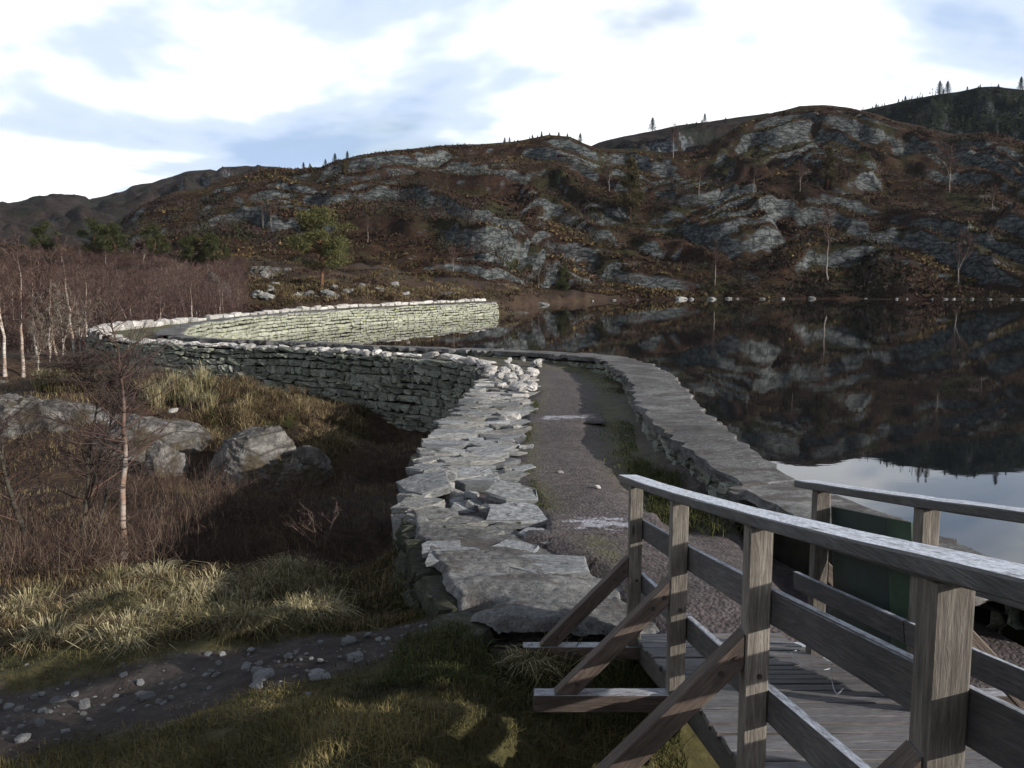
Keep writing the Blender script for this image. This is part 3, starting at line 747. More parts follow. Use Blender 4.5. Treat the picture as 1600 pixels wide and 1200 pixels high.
ws = stone_set('wall_stone', M['wall_stone'], 18, 2, 4.6, 0.2, 100)
batch = StoneBatch()
r = np.random.default_rng(3)
def zb_mid(s):
    (x, y), (tx, ty) = OUT.at(s); return gz1(x - ty * 0.4, y + tx * 0.4)
ZB = np.array([zb_mid(s) for s in np.linspace(0, S_TURN + 8, 120)]); ZBs = np.linspace(0, S_TURN + 8, 120)
zbf = lambda s: float(np.interp(s, ZBs, ZB))
top_mid = lambda s: 1.10 + 0.05 * math.sin(s * 0.9)
masonry(batch, OUT, S_CORNER - 0.2, S_TURN + 1, zbf, top_mid, ws, 0.235, 0.44, +1, 0.10, 0.2, r, gap=0.004)
batch.build(dam, 300, 'stone_filling')
# outer face of the near leg, seen edge on above the ravine
ms_ = stone_set('face_stone', M['shade_toned_mossy_stone'], 8, 2, 5.0, 0.15, 160)
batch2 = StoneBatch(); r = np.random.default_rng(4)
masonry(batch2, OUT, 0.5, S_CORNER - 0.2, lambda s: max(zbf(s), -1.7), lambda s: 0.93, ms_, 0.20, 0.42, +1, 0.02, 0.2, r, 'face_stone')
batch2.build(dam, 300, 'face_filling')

# slabs on the outer edge of the near leg, laid across the wall
slabs_p = [slab_mesh('edge_slab', 300 + i, M['pale_slab'], 7, 1.0, 0.34, 0.09) for i in range(10)]
slabs_g = [slab_mesh('edge_slab', 340 + i, M['grey_slab'], 7, 1.0, 0.34, 0.08) for i in range(6)]
slabs_w = [slab_mesh('edge_slab', 380 + i, M['cap_stone'], 7, 1.0, 0.34, 0.09) for i in range(5)]
def add_slab(x, y, z, L, W, th, rz, tx=0, ty=0, meshes=None, k=None):
    ms = meshes or slabs_p; m = ms[(k if k is not None else random.randrange(len(ms))) % len(ms)]
    return obj('edge_slab', m, dam, (x - dam.location.x, y - dam.location.y, z - dam.location.z), (tx, ty, rz), (L / 2, W / 2, th))
random.seed(21)
y = 11.6
while y < 26.3:
    s = OUT.s_of(-1.2, y); (ox, oy), (tx, ty) = OUT.at(s)
    px_in = float(np.interp(y, [9.5, 11, 13.9, 18, 22, 26.5], [0.45, 0.25, 0.05, 0.35, 0.5, 0.75])) + random.uniform(-0.25, 0.2)
    x = ox - random.uniform(0.02, 0.14); wrow = random.uniform(0.15, 0.32)
    while x < px_in - 0.15:
        L = random.uniform(0.3, 1.1); L = min(L, px_in - x + 0.1)
        add_slab(x + L / 2, y + random.uniform(-0.06, 0.06), 0.955 + random.uniform(0.0, 0.08) - 0.03 * (x + 0.5), L * 1.02, wrow * random.uniform(0.9, 1.45), random.uniform(0.05, 0.13), random.gauss(0.14, 0.22), random.gauss(0.05, 0.08), random.gauss(0, 0.06), slabs_w if random.random() < (y - 17) / 14 else (slabs_p if random.random() < 0.35 + 0.03 * (y - 11) else slabs_g))
        x += L * 0.96
    y += wrow * 0.92
# the broken stretch nearer the bridge: big tilted slabs round a hole
for (u_, v_, zr, wpx, L, W, th, rz, tx, ty, kind, k) in [
        (668, 752, 1.08, 0, 0.62, 0.34, 0.12, 0.1, 0.18, -0.12, 'g', 0), (795, 765, 1.10, 0, 0.55, 0.30, 0.12, 0.35, 0.22, 0.1, 'g', 1), (812, 800, 1.02, 0, 0.62, 0.36, 0.10, 0.1, 0.10, 0.0, 'g', 2),
        (845, 832, 0.98, 0, 0.42, 0.22, 0.06, -0.25, 0.0, 0.05, 'g', 3), (860, 844, 0.97, 0, 0.22, 0.12, 0.05, -0.1, 0, 0, 'g', 4), (740, 718, 1.06, 0, 0.85, 0.20, 0.10, 0.22, 0.05, 0, 'p', 5), (690, 735, 1.06, 0, 0.5, 0.2, 0.12, 0.2, 0.1, 0, 'p', 6),
        (655, 785, 1.02, 0, 0.5, 0.26, 0.16, 0.0, 0.05, -0.05, 'p', 2), (680, 800, 1.04, 0, 0.65, 0.26, 0.14, -0.15, 0.05, 0, 'p', 1), (700, 812, 1.02, 0, 0.7, 0.24, 0.12, -0.2, 0.05, 0, 'p', 7), (740, 828, 1.0, 0, 0.55, 0.2, 0.12, -0.12, 0, 0.03, 'p', 8),
        (770, 795, 0.94, 0, 0.32, 0.16, 0.12, 0.5, 0.1, 0.2, 'p', 9), (730, 792, 0.90, 0, 0.28, 0.18, 0.15, 1.1, 0.3, 0.2, 'g', 5), (715, 770, 0.92, 0, 0.35, 0.2, 0.15, 0.6, 0.2, 0.3, 'p', 3), (760, 745, 0.96, 0, 0.3, 0.18, 0.12, -0.4, 0.1, 0.1, 'g', 1), (700, 748, 0.96, 0, 0.32, 0.2, 0.15, 0.2, 0.15, 0.1, 'p', 4),
        (648, 768, 0.99, 0, 0.4, 0.24, 0.2, -0.2, 0, -0.1, 'p', 0), (642, 808, 0.97, 0, 0.4, 0.28, 0.22, 0.1, 0, -0.1, 'p', 5), (735, 937, 0.80, 0, 0.13, 0.26, 0.3, 0.1, 0.0, 0.25, 'p', 3), (722, 960, 0.70, 0, 0.25, 0.3, 0.25, 0.3, 0.1, -0.1, 'g', 3)]:
    p = at_z(u_, v_, zr); add_slab(p[0], p[1], zr, L * 1.25, W * 1.9, th, rz, tx, ty, slabs_g if kind == 'g' else slabs_p, k)
random.seed(5)
for i in range(46):                                                    # rubble down in the hole
    p = at_z(random.uniform(665, 830), random.uniform(725, 822), 0.9); L = random.uniform(0.10, 0.3)
    add_slab(p[0], p[1], 0.88 + random.uniform(0, 0.08), L, L * random.uniform(0.5, 0.9), random.uniform(0.08, 0.15), random.uniform(0, 3), random.gauss(0, 0.25), random.gauss(0, 0.25), slabs_p if random.random() < 0.5 else slabs_g)

# flagstones lying flush in the apron
for (u_, v_, L, W, rz, k) in [(860, 872, 1.0, 0.42, -0.12, 0), (720, 862, 0.7, 0.4, 0.2, 2), (800, 846, 0.5, 0.3, 0.0, 1), (690, 850, 0.5, 0.32, 0.1, 4)]:
    p = at_z(u_, v_, 1.05); o = add_slab(p[0], p[1], 1.012 + 0.01 * math.sin(k * 2.1 + u_), L, W * 1.4, 0.06, rz, 0.012 * math.sin(u_), 0.010, slabs_g, k)
# pale loose stones and copings along the lip of the middle leg
cs = stone_set('coping_stone', M['cap_stone'], 9, 3, 3.6, 0.13, 500, False)
random.seed(9)
s = S_CORNER - 2.2
while s < S_TURN - 1.5:
    (x, y), (tx, ty) = OUT.at(s); w = random.uniform(0.25, 0.75)
    off = random.uniform(0.05, 0.5)
    obj('coping_stone', random.choice(cs), dam, (x + ty * off - dam.location.x, y - tx * off - dam.location.y, 1.16 + random.uniform(-0.03, 0.04)), (random.gauss(0, 0.1), random.gauss(0, 0.1), math.atan2(ty, tx) + random.gauss(0, 0.25)), (w / 2, random.uniform(0.12, 0.24), random.uniform(0.05, 0.13)))
    s += w * random.uniform(0.7, 1.15)
for i in range(26):                                                    # heap at the corner
    p = at_z(random.uniform(765, 850), random.uniform(560, 612), 1.1); w = random.uniform(0.18, 0.5)
    obj('coping_stone', random.choice(cs), dam, (p[0] - dam.location.x, p[1] - dam.location.y, 1.06 + random.uniform(0, 0.1)), (random.gauss(0, 0.2), random.gauss(0, 0.2), random.uniform(0, 3)), (w / 2, w * 0.36, w * 0.26))

# worn concrete apron at the bridge end
nu, nv = 90, 110
AO = Poly([(-0.12, 6.72), (-0.45, 7.25), (-0.88, 8.7), (-1.16, 10.0)], 0.1, 1); AI = Poly([(1.25, 6.72), (1.15, 7.25), (0.75, 8.3), (0.2, 9.3)], 0.1, 1)
uu = np.linspace(0, 1, nu); vv = np.linspace(0, 1, nv)
AOx = np.interp(vv * AO.L, AO.S, AO.p[:, 0]); AOy = np.interp(vv * AO.L, AO.S, AO.p[:, 1]); AIx = np.interp(vv * AI.L, AI.S, AI.p[:, 0]); AIy = np.interp(vv * AI.L, AI.S, AI.p[:, 1])
rag_o = 0.10 * fbm(vv * 9, vv * 0, 4, 61); rag_i = 0.30 * fbm(vv * 5, vv * 0 + 3, 4, 62); rag_f = 0.5 * fbm(uu * 4, uu * 0 + 7, 4, 63); rag_n = 0.16 * fbm(uu * 7, uu * 0 + 9, 4, 64)
X = (AOx + rag_o)[:, None] * (1 - uu) + (AIx + rag_i)[:, None] * uu; Y = AOy[:, None] * (1 - uu) + AIy[:, None] * uu
Y = Y + (rag_f * vv[:, None] ** 6) + rag_n * (1 - vv[:, None]) ** 6
lay = fbm(X * 0.55 + 3, Y * 1.9, 4, 41)
st = np.floor(lay * 9 + X * 0.6) / 9
Z = 1.02 - 0.05 * sstep(7.6, 6.7, Y) + 0.022 * st * 3 + 0.04 * fbm(X / 0.9, Y / 0.9, 4, 42) + 0.012 * fbm(X / 0.07, Y / 0.07, 2, 43)
rim = np.minimum(np.minimum(uu, 1 - uu)[None] * 40, np.minimum(vv, 1 - vv)[:, None] * 40); Z = Z - 0.08 * (1 - np.clip(rim, 0, 1)) - 0.075 * sstep(0.5, 1.0, uu)[None]
notch = np.exp(-(((X + 0.33) / 0.16) ** 2 + ((Y - 7.22) / 0.16) ** 2)); Z = Z - 0.30 * notch
mm = mesh_np('concrete_apron', np.stack([X, Y, Z], -1).reshape(-1, 3) - np.array(dam.location), grid_faces(nv, nu), M['concrete'], True)
if mm.polygons[2000].normal.z < 0: mm.flip_normals()
obj('concrete_apron', mm, dam)

# ================================================================== parapet on the water side, cap in slabs on rubble
par = empty('parapet', (3, 14, 0), 'low grey parapet capped with worn slabs between the dirt path and the lake', 'parapet wall')
S_PEND = INN.s_of(-15.0, 39.6)
M['cap'] = M['concrete']
random.seed(31); rp = np.random.default_rng(31)
def par_top(s): return float(np.interp(s, [0, 3.0, 5.0, 8, 20, 26, 40, 60], [1.02, 1.22, 1.36, 1.38, 1.34, 1.30, 1.26, 1.26]))
def par_w(s): return float(np.interp(s, [0, 2.5, 4.5, 7, 12, 17, 22, 26, 34], [1.3, 1.0, 0.75, 1.05, 1.1, 1.15, 1.0, 0.8, 0.62]))
s = 0.0; k = 0
while s < S_PEND:
    L = random.uniform(1.5, 3.2)
    n = 12; m = 7; V = np.zeros((n + 1, m + 1, 3)); j1 = rp.normal(0, 0.05, n + 1); j2 = rp.normal(0, 0.07, n + 1); tilt = random.gauss(0, 0.012); dz = random.gauss(0, 0.012)
    for i in range(n + 1):
        a = s + 0.012 + (L - 0.024) * i / n; (x, y), (tx, ty) = INN.at(min(a, INN.L)); nx, ny = -ty, tx
        w = par_w(a)
        for j in range(m + 1):
            q = j / m; off = 0.0 + j1[i] * (1 - q) + (w + j2[i]) * q
            V[i, j] = (x + nx * off + tx * rp.normal(0, 0.02) * (i in (0, n)), y + ny * off + ty * rp.normal(0, 0.02) * (i in (0, n)), par_top(a) + dz + tilt * (q - 0.5) + 0.03 * float(fbm(np.array(x * 2 + nx * off * 2), np.array(y * 2 + ny * off * 2), 3, 71)))
    th = 0.13; top = V.reshape(-1, 3); nb = (m + 1)
    ring = [i * nb for i in range(n + 1)] + [n * nb + j for j in range(1, m + 1)] + [i * nb + m for i in range(n - 1, -1, -1)] + [j for j in range(m - 1, 0, -1)]
    fs = grid_faces(n + 1, nb).tolist(); vs = top.tolist(); base = len(vs)
    c = top.mean(0)
    for q in ring:
        p = top[q]; d = p - c; vs.append((p[0] + d[0] * 0.01 + rp.normal(0, 0.012), p[1] + d[1] * 0.01 + rp.normal(0, 0.012), p[2] - 0.035)); 
    for q in ring: p = top[q]; vs.append((p[0] + rp.normal(0, 0.02), p[1] + rp.normal(0, 0.02), p[2] - th * random.uniform(0.8, 1.2)))
    R = len(ring)
    for i in range(R):
        j = (i + 1) % R; fs.append((ring[i], base + i, base + j, ring[j])); fs.append((base + i, base + R + i, base + R + j, base + j))
    vs = np.array(vs) - np.array(par.location)
    mo = mesh_py('cap_slab', vs, fs, M['concrete']); 
    b2 = bmesh.new(); b2.from_mesh(mo); bmesh.ops.recalc_face_normals(b2, faces=b2.faces)
    if sum(f.normal.z * f.calc_area() for f in b2.faces) < 0: bmesh.ops.reverse_faces(b2, faces=b2.faces)
    b2.to_mesh(mo); b2.free()
    if not (6.0 < s < 6.0): obj('cap_slab', mo, par)
    s += L; k += 1
# its two faces: rubble towards the path and towards the water
parm = stone_set('wall_stone', M['wall_stone'], 8, 2, 5.0, 0.16, 700)
class OffPoly:
    def __init__(s, base, wf, sgn): s.b = base; s.w = wf; s.g = sgn
    def at(s, a):
        p, t = s.b.at(a); w = s.w(a); return p + np.array((-t[1], t[0])) * w * s.g, t
bp = StoneBatch(); rp2 = np.random.default_rng(8)
masonry(bp, OffPoly(INN, lambda a: par_w(a) - 0.10, 1), 3.5, S_PEND, lambda s: 0.72, lambda s: par_top(s) - 0.14, parm, 0.17, 0.42, +1, 0.03, 0.16, rp2)
masonry(bp, OffPoly(INN, lambda a: 0.10, 1), 0.0, S_PEND, lambda s: -0.15, lambda s: par_top(s) - 0.14, parm, 0.26, 0.6, -1, 0.10, 0.16, rp2)
bp.build(par, 300, 'stone_filling')
ss = np.arange(0.0, S_PEND, 0.5); v = []; f = []
for a in ss:
    (x, y), (tx, ty) = INN.at(a); w = par_w(a); t = par_top(a) - 0.1
    v += [(x - ty * 0.14, y + tx * 0.14, -2.4), (x - ty * 0.14, y + tx * 0.14, t), (x - ty * (w - 0.16), y + tx * (w - 0.16), t), (x - ty * (w - 0.16), y + tx * (w - 0.16), 0.2)]
for i in range(len(ss) - 1):
    for j in range(3): f.append((4 * i + j, 4 * i + j + 1, 4 * i + j + 5, 4 * i + j + 4))
obj('rubble_core', mesh_py('rubble_core', np.array(v) - np.array(par.location), f, M['core']), par)
# tumbled blocks where the parapet is broken near the bridge
blocks = stone_set('fallen_stone', M['pebble'], 5, 3, 3.2, 0.14, 800, False)
for i, (u_, v_, zr, w, h, lab) in enumerate([(1092, 750, 0.85, 0.42, 0.16, 'pale block fallen from the parapet, farthest from the bridge'), (1185, 778, 0.80, 0.52, 0.15, 'flat grey block lying in the broken gap of the parapet'), (1238, 800, 0.85, 0.42, 0.2, 'mossy block beside the end of the bridge handrail'), (1140, 770, 0.6, 0.4, 0.16, 'dark block low in the parapet gap')]):
    p = at_z(u_, v_, zr); o = obj('fallen_stone', blocks[i % 5], None, (p[0], p[1], zr - h * 0.6), (0.1 * i, 0.05, 0.4 * i), (w, w * 0.6, h)); tag(o, lab, 'stone', 'blocks fallen from the parapet')

# ================================================================== far leg: sunlit sloping face to the water
far = empty('far_dam_leg', (-12, 68, 0), 'long sunlit far wall of the dam, pale stones with yellow lichen above the water', 'stone wall')
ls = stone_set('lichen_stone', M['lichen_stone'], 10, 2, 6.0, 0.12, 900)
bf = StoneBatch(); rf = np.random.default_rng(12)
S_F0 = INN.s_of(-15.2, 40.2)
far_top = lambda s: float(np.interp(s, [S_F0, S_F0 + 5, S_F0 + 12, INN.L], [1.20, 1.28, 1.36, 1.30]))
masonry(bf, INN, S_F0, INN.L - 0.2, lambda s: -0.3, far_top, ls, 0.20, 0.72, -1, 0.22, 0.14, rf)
bf.build(far, 300, 'stone_filling')
fc = stone_set('coping_stone', M['cap_stone'], 8, 2, 4.5, 0.12, 950)
random.seed(77)
s = S_LEFT + 1.0
while s < OUT.L - 0.3:                                                     # outer kerb of big pale stones
    (x, y), (tx, ty) = OUT.at(s); w = random.uniform(0.5, 1.3); hgt = float(np.interp(s, [S_LEFT, S_TURN, S_TURN + 8, OUT.L], [0.15, 0.26, 0.16, 0.14])) * random.uniform(0.7, 1.3)
    pz = float(path_h(np.array(x), np.array(y)))
    obj('coping_stone', random.choice(fc), far, (x + ty * 0.2 - far.location.x, y - tx * 0.2 - far.location.y, pz + hgt * 0.6), (random.gauss(0, 0.05), random.gauss(0, 0.05), math.atan2(ty, tx) + random.gauss(0, 0.08)), (w / 2, random.uniform(0.22, 0.32), hgt))
    s += w * 0.97
# cap along the water edge
ss = np.arange(S_F0 - 1.5, INN.L, 0.3); v = []; f = []
for i, a in enumerate(ss):
    (x, y), (tx, ty) = INN.at(a); w = float(np.interp(a, [S_F0, S_F0 + 6, S_F0 + 14], [1.1, 0.9, 0.5])); t = far_top(a) + 0.05 + 0.03 * float(vnoise(np.array(a * 1.3), np.array(0.0), 3))
    v += [(x + ty * 0.03, y - tx * 0.03, t - 0.16), (x + ty * 0.03, y - tx * 0.03, t), (x - ty * w, y + tx * w, t + 0.03), (x - ty * w, y + tx * w, t - 0.3)]
for i in range(len(ss) - 1):
    for j in range(3): f.append((4 * i + j, 4 * i + j + 1, 4 * i + j + 5, 4 * i + j + 4))
obj('edge_cap', mesh_py('edge_cap', np.array(v) - np.array(far.location), f, M['concrete']), far)
v = []; f = []
for a in ss:
    (x, y), (tx, ty) = INN.at(a); v += [(x - ty * 0.1, y + tx * 0.1, far_top(a) - 0.1), (x + ty * 0.25, y - tx * 0.25, -0.4), (x + ty * 0.3, y - tx * 0.3, -2.6)]
for i in range(len(ss) - 1):
    for j in range(2): f.append((3 * i + j, 3 * i + j + 1, 3 * i + j + 4, 3 * i + j + 3))
obj('rubble_core', mesh_py('rubble_core', np.array(v) - np.array(far.location), f, M['core']), far)

# trodden ice lying in the hollows of the path
def ice_patch(u0, v0, w, l):
    p = at_z(u0, v0, 1.03); n = int(w / 0.05); m = int(l / 0.05); GX, GY = np.meshgrid(np.linspace(-1, 1, n), np.linspace(-1, 1, m))
    X = p[0] + GX * w / 2; Y = p[1] + GY * l / 2; Z = PZ_at(X, Y) + 0.008
    e = 1.0 - np.clip(np.abs(GX) ** 4 + np.abs(GY) ** 2.2, 0, 1.6) * 1.15
    Z = Z - 0.03 * ((np.abs(GX) > 0.995) | (np.abs(GY) > 0.995))
    return tag(obj('ice_patch', mesh_np('ice_patch', np.stack([X, Y, Z], -1).reshape(-1, 3), grid_faces(m, n), M['ice'], True, {'ice': e.ravel(), 'green': np.zeros(n * m)})), kind='structure')
def PZ_at(X, Y): return path_h(X, Y)

# ================================================================== footbridge
POST = 0.098
def rail_pts(lst): return [at_y(u, v, Y) for u, v, Y in lst]
LT = rail_pts([(989, 756, 6.5), (1067, 784, 5.0), (1196, 821, 3.52), (1462, 898, 2.06)])
LX = [float(p[0]) for p in LT]
d0 = LT[3] - LT[2]
LT.append(LT[3] + d0 * 1.0)
RT = rail_pts([(1306, 760, 5.95), (1462, 789, 4.5)])
RT.append(RT[1] + (RT[1] - RT[0]) * 1.0); RT.append(RT[1] + (RT[1] - RT[0]) * 2.0); 
bridge = empty('footbridge', (1.6, 4.0, 0.9), 'weathered timber footbridge with slatted deck and braced plank railings', 'footbridge')
BL = np.array(bridge.location)
def bevel_box(name, L, W, H, mat, b=0.006, seed=0, wob=0.0015, taper=0.0):
    bmx = bmesh.new(); bmesh.ops.create_cube(bmx, size=1.0)
    for v in bmx.verts: v.co = Vector((v.co.x * L, v.co.y * W, v.co.z * H))
    bmesh.ops.bevel(bmx, geom=bmx.edges[:], offset=b, segments=1, affect='EDGES', clamp_overlap=True)
    rg = np.random.default_rng(seed)
    for v in bmx.verts: v.co += Vector(rg.normal(0, wob, 3))
    m = bpy.data.meshes.new(name); bmx.to_mesh(m); bmx.free(); m.materials.append(mat); return m
def frame(A, B, up):
    x = (B - A); L = x.length; x.normalize(); z = (up - x * up.dot(x)).normalized(); y = z.cross(x)
    return Matrix((x, y, z)).transposed().to_quaternion(), L
def beam(name, A, B, W, H, mat, up=(0, 0, 1), parent=bridge, seed=0, b=0.006):
    A = Vector([float(q) for q in A]); B = Vector([float(q) for q in B]); q, L = frame(A, B, Vector(up))
    o = bpy.data.objects.new(name, bevel_box(name, L, W, H, mat, b, seed)); o.rotation_mode = 'QUATERNION'; o.rotation_quaternion = q
    o.location = (A + B) / 2 - Vector(parent.location) if parent else (A + B) / 2
    link(o, parent); return o
def deck_drop(Y): return float(np.interp(Y, [2.0, 5.0, 6.6], [1.10, 1.13, 1.22]))
Ls = sorted([(p[1], p[2], p[0]) for p in LT]); lY = [a[0] for a in Ls]; lZ = [a[1] for a in Ls]; lX = [a[2] for a in Ls]
ZF = 0.55 * np.polyfit(lY[-4:], lZ[-4:], 2) + 0.45 * np.r_[0, np.polyfit(lY[-4:], lZ[-4:], 1)]
def rail_z(Y): return float(np.polyval(ZF, Y)) if Y >= 2.0 else float(np.polyval(ZF, 2.0) + np.polyval(np.polyder(ZF), 2.0) * (Y - 2.0))
def deck_z(Y): return rail_z(min(Y, 6.7)) - deck_drop(Y)
LF = np.polyfit(lY[-4:], lX[-4:], 1)
def left_x(Y): return float(np.polyval(LF, Y))
def right_x(Y): return left_x(Y) + 1.16
# bolts as sub-parts
bolt_m = None
def bolt(part, world_pt, normal, r=0.014):
    global bolt_m
    if bolt_m is None:
        b = bmesh.new(); bmesh.ops.create_cone(b, cap_ends=True, segments=8, radius1=1.0, radius2=0.8, depth=0.8)
        bolt_m = bpy.data.meshes.new('bolt'); b.to_mesh(bolt_m); b.free(); bolt_m.materials.append(M['bolt'])
    o = bpy.data.objects.new('bolt', bolt_m); link(o, part)
    bpy.context.view_layer.update()
    o.matrix_parent_inverse = Matrix.Identity(4)
    W = Matrix.Translation(Vector(world_pt)) @ Vector(normal).to_track_quat('Z', 'Y').to_matrix().to_4x4() @ Matrix.Scale(r, 4)
    o.matrix_local = part.matrix_world.inverted() @ W
lx_line = [float(np.mean(lX))] * len(lX)
posts_L = [(left_x(Y), Y, rail_z(Y)) for Y in (6.5, 5.0, 3.52, 2.06, 0.6)]
bolts = []
def strut(name, x0, z0, x1, z1, y, W, H, mat, seed):
    """diagonal brace: foot cut level on the beam, head cut plumb against the post"""
    sg = 1 if x1 > x0 else -1; L = math.hypot(x1 - x0, z1 - z0); ca, sa = abs(x1 - x0) / L, (z1 - z0) / L
    dx = H / sa; dz = H / ca                                        # width of the level and plumb cuts
    pts = [(x0, z0), (x0 + sg * dx, z0), (x1, z1 - dz), (x1, z1)]
    c = np.mean(pts, 0); ang = math.atan2(z1 - z0, x1 - x0); R = np.array(((math.cos(ang), math.sin(ang)), (-math.sin(ang), math.cos(ang))))
    q = (np.array(pts) - c) @ R.T; v = []
    for yy, k in ((-W / 2, 0.985), (W / 2, 0.985)): v += [(a_ * 0.998, yy, b_ * 1.0) for a_, b_ in q]
    f = [(0, 1, 2, 3), (7, 6, 5, 4), (0, 4, 5, 1), (1, 5, 6, 2), (2, 6, 7, 3), (3, 7, 4, 0)]
    m = mesh_py(name, v, f, mat); bb = bmesh.new(); bb.from_mesh(m); bmesh.ops.recalc_face_normals(bb, faces=bb.faces); bmesh.ops.bevel(bb, geom=bb.edges[:], offset=0.005, segments=1, affect='EDGES'); bb.to_mesh(m); bb.free()
    o = bpy.data.objects.new(name, m); o.location = (c[0] - BL[0], y - BL[1], c[1] - BL[2]); o.rotation_euler = (0, -ang, 0); link(o, bridge)
    d = np.array((x1 - x0, z1 - z0)) / L; n_ = np.array((d[1] * sg, -d[0] * sg)) * H / 2
    return o, np.array((x0, z0)) + n_, np.array((x1, z1)) + n_, d
for i, (x, y, z) in enumerate(posts_L):
    zb = deck_z(y) - 0.03
    p = beam('post', (x, y, zb), (x, y, z), POST, POST, M['post'], (0, 1, 0), seed=i)
    beam('cross_beam', (x - 0.84, y, zb - 0.052), (x + 1.16 + 0.88, y, zb - 0.052), 0.11, 0.10, M['brace'], seed=20 + i)
    br, a0, a1, d = strut('brace', x - 0.72, zb + 0.001, x - POST / 2 - 0.002, zb + 0.70, y, 0.088, 0.10, M['brace'], 40 + i)
    for q in (0.10, 0.19):
        c = a1 - d * q; bolts.append((br, (c[0], y - 0.046, c[1]), (0, -1, 0)))
    c = a0 + d * 0.14; bolts.append((br, (c[0], y - 0.046, c[1]), (0, -1, 0)))
    bolts.append((p, (x + 0.01, y - POST / 2 - 0.001, zb + 0.52), (0, -1, 0)))
for i, t in enumerate(RT):
    y = float(t[1]); x = right_x(y) + 0.02; z = rail_z(y); zb = deck_z(y) - 0.03
    p = beam('post', (x, y, zb), (x, y, z), POST, POST, M['post'], (0, 1, 0), seed=10 + i)
    beam('outrigger', (x - 0.2, y, zb - 0.052), (x + 0.86, y, zb - 0.052), 0.11, 0.098, M['brace'], seed=60 + i)
    strut('brace', x + 0.74, zb + 0.001, x + POST / 2 + 0.002, zb + 0.72, y, 0.088, 0.10, M['brace'], 50 + i)
# rails run along the inner side of the posts, one board per bay on a slope that follows the deck
def rail_run(name, ys, xf, dz, W, H, mat, over=(0, 0), seed=0):
    for k in range(len(ys) - 1):
        a, b = ys[k], ys[k + 1]
        A = (xf(a), a + (over[0] if k == 0 else 0), rail_z(a + (over[0] if k == 0 else 0)) + dz); B = (xf(b), b - (over[1] if k == len(ys) - 2 else 0) + 0.004, rail_z(b) + dz)
        beam(name, A, B, W, H, mat, seed=seed + k, b=0.005)
def swept_board(name, y0, y1, xf, dz, W, H, mat, seed):
    """one long board laid along the tops of the posts, following their slope; local x runs along it"""
    rg = np.random.default_rng(seed); ys = np.linspace(y0, y1, 22); yc = (y0 + y1) / 2; xc = xf(yc); zc_ = rail_z(yc) + dz; b = 0.006
    prof = [(-W / 2 + b, H / 2), (W / 2 - b, H / 2), (W / 2, H / 2 - b), (W / 2, -H / 2 + b), (W / 2 - b, -H / 2), (-W / 2 + b, -H / 2), (-W / 2, -H / 2 + b), (-W / 2, H / 2 - b)]
    v = []; f = []; k = len(prof)
    for yy in ys:
        j = rg.normal(0, 0.0012, (k, 2))
        for i, (a, c) in enumerate(prof): v.append((yy - yc, -(xf(yy) + a + j[i, 0] - xc), rail_z(yy) + dz + c + j[i, 1] - zc_))
    for s_ in range(len(ys) - 1):
        for i in range(k): f.append((s_ * k + i, s_ * k + (i + 1) % k, (s_ + 1) * k + (i + 1) % k, (s_ + 1) * k + i))
    f += [tuple(range(k)), tuple((len(ys) - 1) * k + i for i in range(k))[::-1]]
    m = mesh_py(name, v, f, mat); bb = bmesh.new(); bb.from_mesh(m); bmesh.ops.recalc_face_normals(bb, faces=bb.faces); bb.to_mesh(m); bb.free()
    return obj(name, m, bridge, np.array((xc, yc, zc_)) - BL, (0, 0, PI / 2))
swept_board('handrail', 6.98, -0.4, lambda Y: left_x(Y) + 0.012, 0.026, 0.150, 0.050, M['handrail'], 70)
rail_run('rail', [6.52, 5.0, 3.52, 2.06, 0.6], lambda Y: left_x(Y) + POST / 2 + 0.020, -0.345, 0.036, 0.142, M['rail'], (0.05, 0), 80)
rail_run('rail', [6.52, 5.0, 3.52, 2.06, 0.6], lambda Y: left_x(Y) + POST / 2 + 0.020, -0.765, 0.036, 0.142, M['rail'], (0.05, 0), 90)
RY = [float(t[1]) for t in RT]
RYx = lambda Y: right_x(Y) + 0.02
swept_board('handrail', RY[0] + 0.30, RY[3], lambda Y: RYx(Y) - 0.01, 0.026, 0.150, 0.050, M['handrail'], 71)
rail_run('rail', [RY[0] + 0.24, RY[1], RY[2], RY[3]], lambda Y: RYx(Y) - POST / 2 - 0.020, -0.30, 0.036, 0.125, M['rail'], (0.0, 0), 110)
rail_run('rail', [RY[0] + 0.24, RY[1], RY[2], RY[3]], lambda Y: RYx(Y) - POST / 2 - 0.020, -0.68, 0.036, 0.125, M['rail'], (0.0, 0), 120)
# deck planks across, on three stringers
random.seed(3)
pl_m = [bevel_box('plank', 1.16, 0.112, 0.034, M['plank'], 0.005, 200 + i, 0.002) for i in range(6)]
Y = 6.62; k = 0
while Y > -0.4:
    slope = math.atan2(deck_z(Y + 0.05) - deck_z(Y - 0.05), 0.1)
    o = obj('plank', pl_m[k % 6], bridge, np.array((left_x(Y) + 0.60 + random.gauss(0, 0.008), Y, deck_z(Y) - 0.002 + random.gauss(0, 0.002))) - BL, (slope, random.gauss(0, 0.004), random.gauss(0, 0.004)))
    Y -= 0.128; k += 1
for off in (0.075, 0.60, 1.10):
    for a, b in ((6.62, 5.0), (5.0, 3.52), (3.52, 2.06), (2.06, -0.4)):
        beam('stringer', (left_x(a) + off, a, deck_z(a) - 0.10), (left_x(b) + off, b, deck_z(b) - 0.10), 0.07, 0.155, M['beam'], seed=int(off * 100) + int(a))
for b in bolts: bolt(*b)

